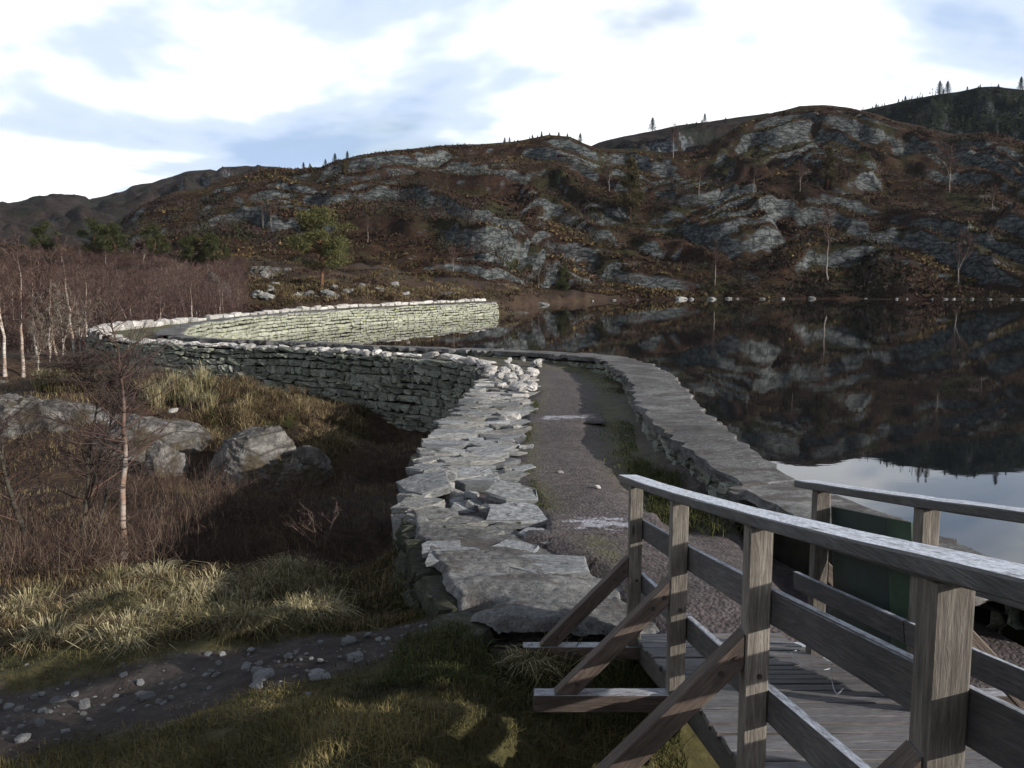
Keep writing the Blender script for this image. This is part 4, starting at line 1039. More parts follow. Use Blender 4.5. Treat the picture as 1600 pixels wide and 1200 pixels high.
# green board fixed outside the right-hand railing, with a paler strip along one edge
gy0, gy1 = 5.86, 4.72
gb = empty('green_board', (RYx(5.3) + 0.06, 5.3, rail_z(5.3) - 0.6), 'dark green painted board fixed to the right-hand bridge railing', 'board')
def gpanel(name, a, b, mat, th, seed):
    A = np.array((RYx(a) + 0.075, a, rail_z(a) - 0.58)); B = np.array((RYx(b) + 0.075, b, rail_z(b) - 0.58))
    beam(name, A, B, th, 0.92, mat, (0, 0, 1), gb, seed, 0.004)
gpanel('panel', gy0, 5.02, M['green'], 0.022, 1); gpanel('edge_strip', 5.015, gy1, M['green_light'], 0.026, 2)
# loops of wire left on the planks
pts = []
for i in range(60):
    t = i / 59.0; pts.append((right_x(5.3) - 0.16 - 0.10 * math.sin(t * 9.0) * (1 - 0.4 * t) - 0.05 * t, 5.75 - 0.95 * t + 0.10 * math.cos(t * 11), deck_z(5.75 - 0.95 * t) + 0.03 + 0.03 * abs(math.sin(t * 7))))
def tube(pts, rad, sides=5):
    pts = np.asarray(pts, float); n = len(pts); rad = np.broadcast_to(np.asarray(rad, float), (n,)); t = np.gradient(pts, axis=0); t /= np.linalg.norm(t, axis=1)[:, None] + 1e-9
    ref = np.tile(np.array((0.31, 0.17, 0.93)), (n, 1)); ref = np.where(np.abs((ref * t).sum(1))[:, None] > 0.93, np.array((1.0, 0.1, 0.0)), ref)
    a = np.cross(t, ref); a /= np.linalg.norm(a, axis=1)[:, None]; b = np.cross(t, a)
    ang = np.arange(sides) / sides * 2 * PI
    v = pts[:, None] + rad[:, None, None] * (a[:, None] * np.cos(ang)[None, :, None] + b[:, None] * np.sin(ang)[None, :, None])
    i = np.arange(n - 1)[:, None] * sides; j = np.arange(sides)[None]; k = (j + 1) % sides
    f = np.stack([i + j, i + k, i + sides + k, i + sides + j], -1).reshape(-1, 4)
    return v.reshape(-1, 3), f
v, f = tube(pts, 0.0035, 5)
tag(obj('wire', mesh_np('wire', v, f, M['wire'], True)), 'thin loops of pale wire lying on the bridge deck below the green board', 'wire')

M['scrub'] = mat_ramp_attr('hillside_scrub', [(0.0, (0.010, 0.012, 0.006)), (0.3, (0.020, 0.022, 0.010)), (0.5, (0.020, 0.013, 0.012)), (0.8, (0.042, 0.028, 0.025)), (1.0, (0.07, 0.055, 0.045))])
M['limb_bark'] = mat_bark('limb_bark', (0.06, 0.038, 0.032), (0.022, 0.015, 0.013), (0.08, 0.048, 0.037))

# ================================================================== vegetation builders
def norm(v): return v / (np.linalg.norm(v, axis=-1, keepdims=True) + 1e-9)
def blades(base, height, lean, width, seed, segs=2, droop=0.5, curl=1.0, ang=None):
    """grass blades: base (n,3), per-blade height, lean direction spread; returns v, tris, rnd"""
    r = np.random.default_rng(seed); n = len(base); a = r.uniform(0, 2 * PI, n) if ang is None else ang + r.normal(0, 0.5, n); lm = np.abs(r.normal(0, 1, n)) * lean + (0 if ang is None else lean * 0.6)
    d = np.stack([np.cos(a), np.sin(a)], 1); h = height * r.uniform(0.6, 1.25, n)
    w = width * r.uniform(0.7, 1.3, n); b = a + PI / 2 + r.normal(0, 0.6, n); side = np.stack([np.cos(b), np.sin(b), np.zeros(n)], 1) * w[:, None] / 2
    p0 = base; p1 = base + np.stack([d[:, 0] * lm * h * 0.35, d[:, 1] * lm * h * 0.35, h * 0.55], 1)
    p2 = base + np.stack([d[:, 0] * lm * h, d[:, 1] * lm * h, h * np.clip(1 - droop * lm * curl, 0.12, 1)], 1)
    v = np.stack([p0 - side, p0 + side, p1 - side * 0.75, p1 + side * 0.75, p2], 1).reshape(-1, 3)
    i = np.arange(n)[:, None] * 5
    f = np.concatenate([i + np.array([[0, 1, 3]]), i + np.array([[0, 3, 2]]), i + np.array([[2, 3, 4]])], 0)
    return v, f, np.repeat(r.uniform(0, 1, n), 5)
def spears(base, height, lean, width, seed):
    r = np.random.default_rng(seed); n = len(base); a = r.uniform(0, 2 * PI, n); lm = np.abs(r.normal(0, 1, n)) * lean; h = height * r.uniform(0.6, 1.3, n)
    b = a + PI / 2 + r.normal(0, 0.6, n); side = np.stack([np.cos(b), np.sin(b), np.zeros(n)], 1) * width / 2; tip = base + np.stack([np.cos(a) * lm * h, np.sin(a) * lm * h, h * np.clip(1 - 0.45 * lm, 0.15, 1)], 1)
    return np.stack([base - side, base + side, tip], 1).reshape(-1, 3), np.arange(n * 3).reshape(-1, 3), np.repeat(r.uniform(0, 1, n), 3)
def patchy(t, g, scale, amp, seed, keep=0.6, per=5):
    v, f, r = t; return v, f, np.clip(r * keep + (1 - keep) * 0.5 + amp * np.repeat(fbm(g[:, 0] / scale, g[:, 1] / scale, 4, seed), per), 0, 1)
def merge(parts):
    V = []; Fc = []; R = []; o = 0
    for v, f, r in parts: V.append(v); Fc.append(f + o); R.append(r); o += len(v)
    return np.vstack(V), np.vstack(Fc), np.concatenate(R)
def stuff(name, parts, mat, label, cat):
    v, f, r = merge(parts); o = obj(name, mesh_np(name, v, f, mat, False, {'rnd': r})); return tag(o, label, cat, None, 'stuff')
def twigs(base, tip, width, seed, bend=0.08):
    """thin bent spikes from base to tip (n,3); two crossed faces are too dear, one is enough at this thickness"""
    r = np.random.default_rng(seed); n = len(base); d = tip - base; L = np.linalg.norm(d, axis=1)
    s = norm(np.cross(d, r.normal(0, 1, (n, 3)))); m = base + d * 0.5 + r.normal(0, 1, (n, 3)) * (L * bend)[:, None]
    w = np.broadcast_to(np.asarray(width, float), (n,))[:, None] / 2
    v = np.stack([base - s * w, base + s * w, m - s * w * 0.7, m + s * w * 0.7, tip - s * w * 0.3, tip + s * w * 0.3], 1).reshape(-1, 3); i = np.arange(n)[:, None] * 6
    f = np.concatenate([i + np.array([[0, 1, 3]]), i + np.array([[0, 3, 2]]), i + np.array([[2, 3, 5]]), i + np.array([[2, 5, 4]])], 0)
    return v, f, np.repeat(r.uniform(0, 1, n), 6)
def leaves(base, tip, width, seed):
    r = np.random.default_rng(seed); n = len(base); d = tip - base; s = norm(np.cross(d, r.normal(0, 1, (n, 3)))) * (np.broadcast_to(width, (n,))[:, None] / 2); m = base + d * 0.5
    v = np.stack([base, m - s, tip, m + s], 1).reshape(-1, 3); i = np.arange(n)[:, None] * 4
    return v, np.concatenate([i + np.array([[0, 1, 2]]), i + np.array([[0, 2, 3]])], 0), np.repeat(r.uniform(0, 1, n), 4)
def quad_tris(f): return np.vstack([f[:, [0, 1, 2]], f[:, [0, 2, 3]]])

def birch_meshes(seed, H, rad, bark, twigmat, spread=0.28, first=0.3, nl=26, sub=9, tw=0.006, fork=False, lean=0.05, up=0.9, sub2=4, name='birch'):
    """trunk mesh (tapered, crooked, with limbs) and crown mesh (fine twigs)"""
    r = np.random.default_rng(seed); n = 14; t = np.linspace(0, 1, n)
    off = np.cumsum(r.normal(0, 0.014 * H, (n, 2)), 0) * 0.6 + np.outer(t, r.normal(0, lean * H, 2)); off -= off[0]
    P = np.stack([off[:, 0], off[:, 1], t * H], 1); R = rad * (1 - 0.93 * t) * (1 + 0.35 * np.exp(-t * 22)) + 0.002
    parts = [tube(P, R, 8)]; tb = []; tt = []; tw_ = []
    trunks = [(P, R)]
    if fork:
        k = n // 3; a = r.uniform(0, 2 * PI); q = np.linspace(0, 1, 9)
        P2 = P[k] + np.stack([np.cos(a) * q * H * 0.22 + r.normal(0, 0.01 * H, 9) * q, np.sin(a) * q * H * 0.22, q * H * 0.6], 1); R2 = R[k] * 0.7 * (1 - 0.85 * q) + 0.002
        parts.append(tube(P2, R2, 6)); trunks.append((P2, R2))
    for P_, R_ in trunks:
        m = len(P_); LL = P_[-1, 2] - P_[0, 2]
        for i in range(int(nl * LL / H)):
            s = r.uniform(first if P_ is P else 0.15, 0.99) ** 0.9; x = np.array([np.interp(s * (m - 1), np.arange(m), P_[:, k]) for k in range(3)]); rr0 = np.interp(s * (m - 1), np.arange(m), R_)
            a = r.uniform(0, 2 * PI); L = H * spread * (1.2 - s) * r.uniform(0.6, 1.25) + 0.05 * H
            d = norm(np.array((math.cos(a), math.sin(a), up * r.uniform(0.5, 1.4)))); q = np.linspace(0, 1, 5)[:, None]
            bend = np.array((0, 0, 1)) * r.uniform(-0.1, 0.35) * L
            B = x + d * L * q + bend * q ** 2 + r.normal(0, 0.03 * L, (5, 3)) * q
            parts.append(tube(B, np.maximum(rr0 * 0.42, tw * 0.8) * (1 - 0.8 * q[:, 0]) + tw * 0.25, 4))
            for j in range(sub):
                c = r.uniform(0.15, 1.0); b0 = np.array([np.interp(c * 4, np.arange(5), B[:, k]) for k in range(3)])
                dd = norm(d + r.normal(0, 0.55, 3) + np.array((0, 0, 0.2))); l = L * r.uniform(0.2, 0.55); b1 = b0 + dd * l
                tb.append(b0); tt.append(b1); tw_.append(tw)
                for k in range(sub2):
                    e = r.uniform(0.2, 1.0); c0 = b0 + (b1 - b0) * e; tb.append(c0); tt.append(c0 + norm(dd + r.normal(0, 0.6, 3)) * l * r.uniform(0.3, 0.7)); tw_.append(tw * 0.6)
    V = []; Fq = []; o = 0
    for v, f in parts: V.append(v); Fq.append(f + o); o += len(v)
    tr = mesh_np('trunk', np.vstack(V), np.vstack(Fq), bark, True)
    tr.materials.append(M['limb_bark']); nt_ = sum(len(q[1]) for q in parts[:len(trunks)]); mi = np.zeros(len(tr.polygons), np.int32); mi[nt_:] = 1; tr.polygons.foreach_set('material_index', mi)
    v, f, rn = twigs(np.array(tb), np.array(tt), np.array(tw_), seed)
    return tr, mesh_np('crown', v, f, twigmat, False, {'rnd': rn})
def put_tree(name, meshes, loc, rotz, sc, label, cat='tree', group=None, parts=('trunk', 'crown')):
    e = empty(name, tuple(float(q) for q in loc), label, cat, group); e.rotation_euler = (0, 0, rotz)
    e.scale = (sc, sc, sc) if not hasattr(sc, '__len__') else sc
    for nm, m in zip(parts, meshes): obj(nm, m, e)
    return e
def leafy(seed, clumps, per, size, mat, needle=True):
    """needle/leaf clumps: clumps = list of (centre, radius vector)"""
    r = np.random.default_rng(seed); B = []; T = []; W = []
    for c, rad in clumps:
        q = norm(r.normal(0, 1, (per, 3))) * r.uniform(0.25, 1.0, (per, 1)) ** 0.6 * np.array(rad); b = np.array(c) + q
        d = norm(q / np.array(rad) + r.normal(0, 0.7, (per, 3)) + np.array((0, 0, 0.35))); B.append(b); T.append(b + d * size * r.uniform(0.6, 1.4, (per, 1))); W.append(np.full(per, size * (0.16 if needle else 0.5)))
    v, f, rn = twigs(np.vstack(B), np.vstack(T), np.concatenate(W), seed, 0.05)
    return mesh_np('crown', v, f, mat, False, {'rnd': rn})
def conifer(seed, H, mat, bark, wide=0.22, per=26, size=0.35):
    r = np.random.default_rng(seed); cl = []
    for i in range(22):
        t = (i + 0.5) / 22; w = H * wide * (1 - t) ** 0.85 * r.uniform(0.55, 1.2)
        a = r.uniform(0, 2 * PI)
        for k in range(3): cl.append(((math.cos(a + k * 2.1) * w * 0.55, math.sin(a + k * 2.1) * w * 0.55, H * (0.10 + 0.9 * t)), (w * 0.5 + 0.05, w * 0.5 + 0.05, H * 0.03)))
    v, f = tube([(0, 0, -0.2), (0.01, 0, H * 0.5), (0, 0, H)], [H * 0.022, H * 0.015, 0.01], 6)
    return mesh_np('trunk', v, f, bark, True), leafy(seed, cl, per, size, mat)
def pine_meshes(seed, H, rx, mat, lo=0.30, per=130, size=0.22, n=34):
    r = np.random.default_rng(seed); cl = []; parts = []
    P = np.array([(0, 0, -0.2), (0.05, 0, H * 0.3), (-0.06, 0.03, H * 0.6), (0.05, 0, H * 0.95)]); parts.append(tube(P, [H * 0.024, H * 0.018, H * 0.012, 0.01], 8))
    for i in range(n):
        t = r.uniform(lo, 1.0); w = rx * (0.35 + 0.9 * math.sin(min(1, (t - lo) / (1 - lo) * 0.85 + 0.2) * PI)) * r.uniform(0.4, 1.0); a = r.uniform(0, 2 * PI)
        e = np.array((math.cos(a) * w, math.sin(a) * w, H * t + 0.12 * w)); b = np.array((0, 0, H * t - 0.25 * w))
        parts.append(tube([b, (b + e) / 2 + r.normal(0, 0.05, 3), e], [H * 0.008, H * 0.005, 0.008], 4))
        for k in range(2):
            c = b + (e - b) * r.uniform(0.6, 1.05) + r.normal(0, 0.15, 3); cl.append((c, (rx * 0.26 * r.uniform(0.7, 1.3), rx * 0.26 * r.uniform(0.7, 1.3), rx * 0.15)))
    V = []; Fq = []; o = 0
    for v, f in parts: V.append(v); Fq.append(f + o); o += len(v)
    return mesh_np('trunk', np.vstack(V), np.vstack(Fq), M['pine_bark'], True), leafy(seed, cl, per, size, mat)

# ================================================================== rock outcrops before the outer wall
def outcrop(name, ctr, rad, label, seed, rot=0.0, n=150, planes=34, rough=0.05, dip=(0.25, 0.15)):
    """fractured block: the solid cut by many planes, then roughened"""
    r = np.random.default_rng(seed); a = np.linspace(0, 2 * PI, n, endpoint=False); e = np.linspace(-0.5, PI / 2 - 0.001, max(40, n // 2))
    A, E = np.meshgrid(a, e); D = np.stack([np.cos(A) * np.cos(E), np.sin(A) * np.cos(E), np.sin(E)], -1)
    N = norm(r.normal(0, 1, (planes, 3)) * np.array((1, 1, 0.75))); N = np.vstack([N, norm(np.array([(dip[0], dip[1], 1.0), (dip[0] + 0.1, dip[1] - 0.3, 1.0), (0.5, -0.8, 0.35), (-0.6, -0.7, 0.4)]))])
    dd = np.r_[r.uniform(0.70, 1.0, planes), 0.80, 0.86, 0.72, 0.78]
    dt = D @ N.T; R = np.min(np.where(dt > 0.05, dd / np.maximum(dt, 0.05), 9.0), -1); R = np.minimum(R, 1.35)
    P = D * R[..., None] * np.array(rad); c, s_ = math.cos(rot), math.sin(rot); X = P[..., 0] * c - P[..., 1] * s_; Y = P[..., 0] * s_ + P[..., 1] * c; Z = P[..., 2]
    m = max(rad); g = rough * m * (fbm(X / 0.7 + Z, Y / 0.7 - Z * 0.6, 4, seed, 0.6)) + 0.05 * np.abs(fbm(X / 0.22 + Z * 2, Y / 0.22 + Z * 3, 3, seed + 3))
    q = (Z - dip[0] * X - dip[1] * Y + 0.12 * fbm(X / 0.8, Y / 0.8, 3, seed + 5)) / 0.16; g = g + 0.035 * sstep(0.75, 1.0, q - np.floor(q)) * (vnoise(X / 0.9, Y / 0.9 + Z, seed + 6) > -0.1)
    X = X + D[..., 0] * g; Y = Y + D[..., 1] * g; Z = Z + D[..., 2] * g
    v = np.stack([X, Y, Z], -1).reshape(-1, 3); ne = len(e); i = np.arange(ne - 1)[:, None] * n; j = np.arange(n)[None]; jj = (j + 1) % n
    f = np.stack([i + j, i + jj, i + n + jj, i + n + j], -1).reshape(-1, 4)
    o = obj(name, mesh_np(name, v, f, M['rock'], False), None, ctr); return tag(o, label, 'rock', 'rock outcrops around the dam')
outcrop('rock_outcrop', (-13.4, 25.4, -1.2), (4.0, 2.4, 1.6), 'broad low grey rock at the far left below the dam wall', 401, -0.10, 220, 26)
outcrop('rock_outcrop', (-10.2, 24.2, -1.4), (2.3, 1.9, 1.55), 'cracked grey rock right behind the lone birch', 411, 0.2, 170)
outcrop('rock_outcrop', (-15.6, 22.6, -1.3), (1.8, 1.3, 1.1), 'dark low rock behind the shrubs at the left edge', 421, 0.4, 130)
outcrop('rock_outcrop', (-6.5, 22.0, -1.5), (1.5, 1.4, 1.75), 'angular pale grey rock block right of the dark cleft, below the dam wall', 437, 0.25, 170, 44, 0.06, (-0.35, 0.1))
outcrop('rock_outcrop', (-8.75, 21.8, -1.3), (0.5, 0.45, 1.15), 'small pale upright rock beside the dark cleft', 441, 0.2, 90, 20)
outcrop('rock_outcrop', (-5.3, 22.6, -1.5), (0.8, 0.8, 1.1), 'low broken rock at the right foot of the pale rock block', 445, 0.7, 100)
outcrop('rock_outcrop', (-20.6, 33.0, -1.2), (2.8, 1.9, 1.5), 'dark mossy rock at the left edge under the birch wood', 451, 0.5, 120)
# rocks on the land beyond the far leg
p = hit(425, 432); outcrop('rock_outcrop', (p[0], p[1], p[2] - 0.5), (5.4, 2.2, 1.7), 'long pale rock left of the pine beyond the far wall', 461, -0.12, 120)
p = hit(340, 462); outcrop('rock_outcrop', (p[0], p[1], p[2] - 0.6), (1.4, 1.2, 2.7), 'steep pale rock face among birches beyond the far wall', 471, 0.0, 90)
outcrop('rock_outcrop', (-6.3, 97.0, 1.0), (2.5, 1.6, 1.45), 'rounded grey rock at the far end of the dam', 481, 0.2, 90)
outcrop('rock_outcrop', (-0.2, 97.0, -0.2), (2.2, 0.9, 0.5), 'low flat pale rock running into the lake past the far wall', 491, 0.25, 80)

# ================================================================== trees that stand out
b1 = birch_meshes(11, 3.95, 0.055, M['birch_slim'], M['twig'], 0.34, 0.36, 50, 8, 0.007, lean=0.006, up=0.6, sub2=4)
p = hit(192, 872, 6); tp = put_tree('birch_tree', b1, (p[0], p[1], p[2] - 0.05), 0.3, 1.0, 'slim white-barked birch standing alone before the rocks', 'tree'); 
d1 = birch_meshes(12, 2.7, 0.06, M['dark_bark'], M['twig'], 0.42, 0.12, 30, 12, 0.008, True, 0.12, 0.5, 6)
p = hit(118, 862, 6); put_tree('bare_shrub', d1, (p[0], p[1], p[2] - 0.05), 1.2, 1.0, 'dark multi-stemmed bare shrub left of the lone birch', 'shrub')
d2 = birch_meshes(15, 2.5, 0.05, M['dark_bark'], M['twig'], 0.42, 0.1, 26, 12, 0.008, True, 0.2, 0.5, 6)
p = hit(45, 850, 6); put_tree('bare_shrub', d2, (p[0], p[1], p[2] - 0.05), 0.2, 1.0, 'dark bare shrub at the left edge before the rocks', 'shrub')
d3 = birch_meshes(16, 1.9, 0.03, M['dark_bark'], M['twig'], 0.36, 0.1, 18, 9, 0.007, True, 0.15, 0.6, 5)
p = hit(150, 850, 6); put_tree('bare_shrub', d3, (p[0], p[1], p[2] - 0.05), 2.2, 1.0, 'thin dark leaning shrub just left of the lone birch', 'shrub')
d4 = birch_meshes(17, 0.95, 0.008, M['dark_bark'], M['red_twig'], 0.45, 0.1, 12, 6, 0.005, True, 0.15, 0.7, 3)
p = hit(480, 905, 6); put_tree('bare_sapling', d4, (p[0], p[1], p[2] - 0.03), 2.2, 1.0, 'thin bare sapling beside the dark ravine', 'sapling')

# the birch wood on the left: trunks one can tell apart
BV = [birch_meshes(30 + i, 9.0, 0.115, M['birch'], M['purple_twig'], 0.20, 0.32, 30, 7, 0.030, i % 3 == 0, 0.03, 1.2, 4) for i in range(5)]
BP = [birch_meshes(60 + i, 5.5, 0.055, M['birch'], M['pale_twig'], 0.24, 0.12, 30, 7, 0.022, True, 0.06, 1.3, 3) for i in range(2)]
named = [(60, 560, 430, None), (205, 505, 445, None), (275, 498, 448, None), (8, 588, 415, 'birch trunk at the very left edge of the picture, crooked and pale'), (36, 592, 420, 'pale crooked birch, second from the left edge'), (92, 570, 430, None), (119, 562, 415, 'pale leaning birch nearest the left end of the dam'), (152, 520, 450, 'short pale birch above the dam\'s left bend'), (312, 496, 440, 'slim birch behind the kerb of the far wall, left one'), (350, 492, 440, 'slim birch behind the kerb of the far wall, right one'), (240, 500, 440, 'reddish birch behind the bend of the dam')]
rnd = random.Random(14)
for i, (u_, vb, vt, lab) in enumerate(named):
    p = hit(u_, min(vb, 560), 40, 120) if vb < 560 else hit(u_, vb, 36, 120)
    H = (vb - vt) / F * math.hypot(p[0], p[1]); put_tree('birch_tree', BV[i % 5], (p[0], p[1], p[2] - 0.2), rnd.uniform(0, 6), H / 9.0 * 1.12, lab or 'slender bare birch crowded in the purple-brown wood on the left', 'tree', None if lab else 'birches of the left-hand wood')
for i in range(46):
    u_ = rnd.uniform(-40, 400); d = rnd.uniform(50, 100); x, y, w = ray(u_, 436); X = x / y * d
    if inside(np.array([X]), np.array([d]), np.vstack([OUTER + np.array((-1.5, 0)), INNER[::-1]]))[0]: continue
    if seg_dist(np.array([X]), np.array([d]), OUTER, False)[0] < 1.6: continue
    z = float(ground_z(X, d)[0]); put_tree('birch_tree', BV[i % 5], (X, d, z - 0.2), rnd.uniform(0, 6), max(2.4, CAM_Z + 0.018 * d - z) * rnd.uniform(0.7, 1.05) / 9.0, 'slender bare birch crowded in the purple-brown wood on the left', 'tree', 'birches of the left-hand wood')
for i, (u_, v_) in enumerate([(62, 585), (78, 580), (100, 575), (128, 560)]):
    p = hit(u_, v_, 36, 110); put_tree('pale_bush', BP[i % 2], (p[0], p[1], p[2] - 0.1), rnd.uniform(0, 6), rnd.uniform(0.5, 0.7), 'pale grey many-stemmed bush at the edge of the birch wood', 'bush', 'pale bushes under the birch wood')

# pines and evergreen bushes
pn = pine_meshes(5, 8.2, 2.9, M['pine'], 0.26, 170, 0.30, 40)
p = hit(503, 446, 60, 130); put_tree('pine_tree', pn, (p[0], p[1], p[2] - 0.2), 0.4, (0.95, 0.95, 0.88), 'round-crowned olive-green pine standing alone beyond the far wall', 'tree')
ev = [pine_meshes(70 + i, 3.2, 1.5, M['bush'], 0.08, 90, 0.28, 24) for i in range(3)]
for u_, v_, s_, lab in [(335, 415, 1.15, 'dense dark green bush, right one of the pair left of the pine'), (300, 413, 1.0, 'dense dark green bush, left one of the pair left of the pine'), (180, 402, 1.1, 'small green pine above the birch wood, right of the taller one'), (148, 402, 1.35, 'pointed green pine above the birch wood'), (70, 392, 1.0, 'dull green bush on the brown rise at the far left'), (243, 398, 1.0, 'olive bush at the foot of the left cliff')]:
    p = hit(u_, v_, 60, 240); put_tree('evergreen_bush', ev[int(u_) % 3], (p[0], p[1], p[2] - 0.2), u_, s_ * math.hypot(p[0], p[1]) / 110, lab, 'bush', 'evergreens above the birch wood')
db = birch_meshes(19, 2.6, 0.05, M['dark_bark'], M['twig'], 0.55, 0.05, 46, 14, 0.016, True, 0.1, 0.45, 7)
p = hit(160, 612, 20, 60); e_ = put_tree('bare_shrub', db, (p[0], p[1], p[2] - 0.05), 0.5, (1.3, 1.0, 0.5), 'wide dense dark bush against the left end of the dam wall', 'shrub')
# trees on the hillside
HB = [birch_meshes(80 + i, 10.0, 0.13, M['birch_far'], M['purple_twig'], 0.24, 0.35, 26, 7, 0.05, i % 2 == 1, 0.03, 1.1, 3) for i in range(4)]
for i, (u_, vb, vt, lab) in enumerate([(1293, 440, 345, 'tall white birch on the far shore below the largest cliff'), (1497, 448, 375, 'white birch on the far shore near the right edge'), (1117, 448, 385, 'reddish bare birch on the far shore at the foot of the dark cliff'), (1350, 450, 425, 'small bare tree at the water\'s edge right of the tall white birch'), (810, 414, 368, 'pale birch low on the slope above the lake\'s left corner'), (708, 428, 385, 'bent white birch low on the dark slope'), (578, 452, 420, 'leaning pale birch beyond the far wall, right of the pine'), (1092, 306, 262, 'pale birch on the mid slope above the heather shelf, left one'), (1177, 302, 265, 'wide bare birch on the mid slope above the heather shelf'), (1483, 300, 240, 'bare birch high on the right below the pale cliff'), (1052, 248, 200, 'birch high on the slope below the lone skyline pine'), (952, 300, 255, 'bare birch in the middle of the slope beside the golden bush'), (412, 358, 320, 'pale birch under the left cliff, left one'), (424, 354, 322, 'pale birch under the left cliff, right one'), (575, 380, 340, 'grey birch in the dark gully left of the middle'), (1250, 300, 262, 'bare birch beside the tall golden tree'), (842, 448, 420, 'thin bare tree at the lake\'s left shore'), (1550, 330, 300, 'small pale birch on the green slope at the right edge')]):
    p = hit(u_, vb, 70, 330); H = (vb - vt) / F * math.hypot(p[0], p[1]); put_tree('birch_tree', HB[i % 4], (p[0], p[1], p[2] - 0.3), i * 1.1, H / 10.0 * 1.08, lab, 'tree')
GB = [pine_meshes(90 + i, 6.0, 2.0, M['golden'], 0.06, 150, 0.42, 30) for i in range(2)]
for u_, vb, vt, lab in [(985, 345, 258, 'large olive-gold tree in the middle of the hillside'), (1293, 296, 240, 'narrow golden tree on the mid slope under the dome'), (540, 276, 250, 'olive tree on the skyline left of the middle'), (880, 455, 415, 'dark green young spruce on the lake\'s left shore'), (1050, 236, 205, 'dull gold tree below the lone skyline pine')]:
    p = hit(u_, vb, 70, 330); H = (vb - vt) / F * math.hypot(p[0], p[1]); m = GB[int(u_) % 2] if vb != 455 else ev[1]; s_ = H / (6.0 if vb != 455 else 3.2)
    put_tree('hillside_tree', m, (p[0], p[1], p[2] - 0.2), u_, (s_ * 0.62, s_ * 0.62, s_), lab, 'tree')
# conifers on the skylines
CV = [conifer(200 + i, 8.0, M['spruce'], M['dark_bark'], 0.34 + 0.06 * i, 20, 0.75) for i in range(3)]
def crest_point(h, u_, back=1.0):
    t = math.atan((u_ - 800) / F * 0.99); rc = float(np.interp(t, *h.rc)) * back; X, Y = rc * math.sin(t), rc * math.cos(t); return np.array((X, Y, float(h.z(np.array(X), np.array(Y)))))
for h, u_, px_, lab in [(H2, 1016, 22, 'lone pine standing on the skyline right of the middle'), (H1, 905, 14, 'bushy conifer at the right end of the middle skyline knoll'), (H1, 478, 12, 'tiny conifer on the left skyline, first of the row'), (H1, 488, 9, 'tiny conifer on the left skyline, second of the row'), (H1, 512, 10, 'tiny conifer on the left skyline, third of the row'), (H1, 527, 14, 'tiny conifer on the left skyline, fourth of the row'), (H1, 546, 12, 'tiny bare tree on the left skyline, last of the row'), (H3, 1454, 20, 'taller conifer on the wooded ridge, left one of the pair'), (H3, 1466, 18, 'taller conifer on the wooded ridge, right one of the pair'), (H3, 1578, 18, 'conifer on the wooded ridge near the right edge'), (H2, 1096, 14, 'conifer on the middle ridge left of the dome')]:
    p = crest_point(h, u_); H = 0.85 * px_ / F * math.hypot(p[0], p[1]); put_tree('conifer', CV[int(u_) % 3], (p[0], p[1], p[2] - 0.4), u_, (H + 0.4) / 8.0, lab, 'tree')
rnd = random.Random(8)
for h, u0, u1, n_, lab, grp in [(H3, 1345, 1460, 16, 'small dark conifer in the row along the wooded ridge', 'conifers along the wooded ridge'), (H3, 1485, 1600, 8, 'small dark conifer on top of the wooded ridge', 'conifers on top of the wooded ridge'), (H2, 1050, 1130, 8, 'tiny conifer on the middle ridge left of the dome', 'conifers on the middle ridge'), (H1, 785, 905, 18, 'tiny dark tree on the middle skyline knoll', 'trees on the middle skyline knoll')]:
    for i in range(n_):
        p = crest_point(h, rnd.uniform(u0, u1), rnd.uniform(0.985, 1.0)); H = rnd.uniform(3, 8) / F * math.hypot(p[0], p[1]); put_tree('conifer', CV[i % 3], (p[0], p[1], p[2] - 0.4), i, (H + 0.4) / 8.0, lab, 'tree', grp)

# stones along the far shore
ss_ = stone_set('shore_stone', M['pale_slab'], 6, 3, 2.6, 0.15, 1200, False)
for i, (u_, w, h) in enumerate([(848, 1.5, 0.75), (1065, 1.7, 0.85), (1080, 0.8, 0.5), (1111, 1.3, 0.7), (1138, 1.0, 0.6), (1152, 0.5, 0.3), (1190, 1.1, 0.4), (1222, 0.7, 0.55), (1268, 1.0, 0.8), (1352, 0.4, 0.3), (1400, 0.5, 0.5), (1416, 0.4, 0.35), (1455, 0.4, 0.3), (1476, 0.6, 0.4), (1489, 0.5, 0.35), (1518, 0.6, 0.5), (1545, 0.6, 0.4), (1580, 0.4, 0.4), (1597, 0.6, 0.4), (960, 0.6, 0.3), (995, 0.5, 0.25), (925, 0.5, 0.25)]):
    x, y, w_ = ray(u_, 462); t = x / y
    # walk out along this bearing to the shoreline
    D = np.linspace(90, 185, 500); g = terrain_z(t * D, D); k = np.nonzero((g > 0.05) & (D > 100))[0]; d = D[k[0]] if len(k) else 165
    tag(obj('shore_stone', ss_[i % 6], None, (t * d, d - 0.3, 0.05), (0.1, 0.1, i * 0.7), (w * 0.7, w * 0.5, h * 0.5)), 'pale stone at the water line of the far shore', 'stone', 'pale stones along the far shore')

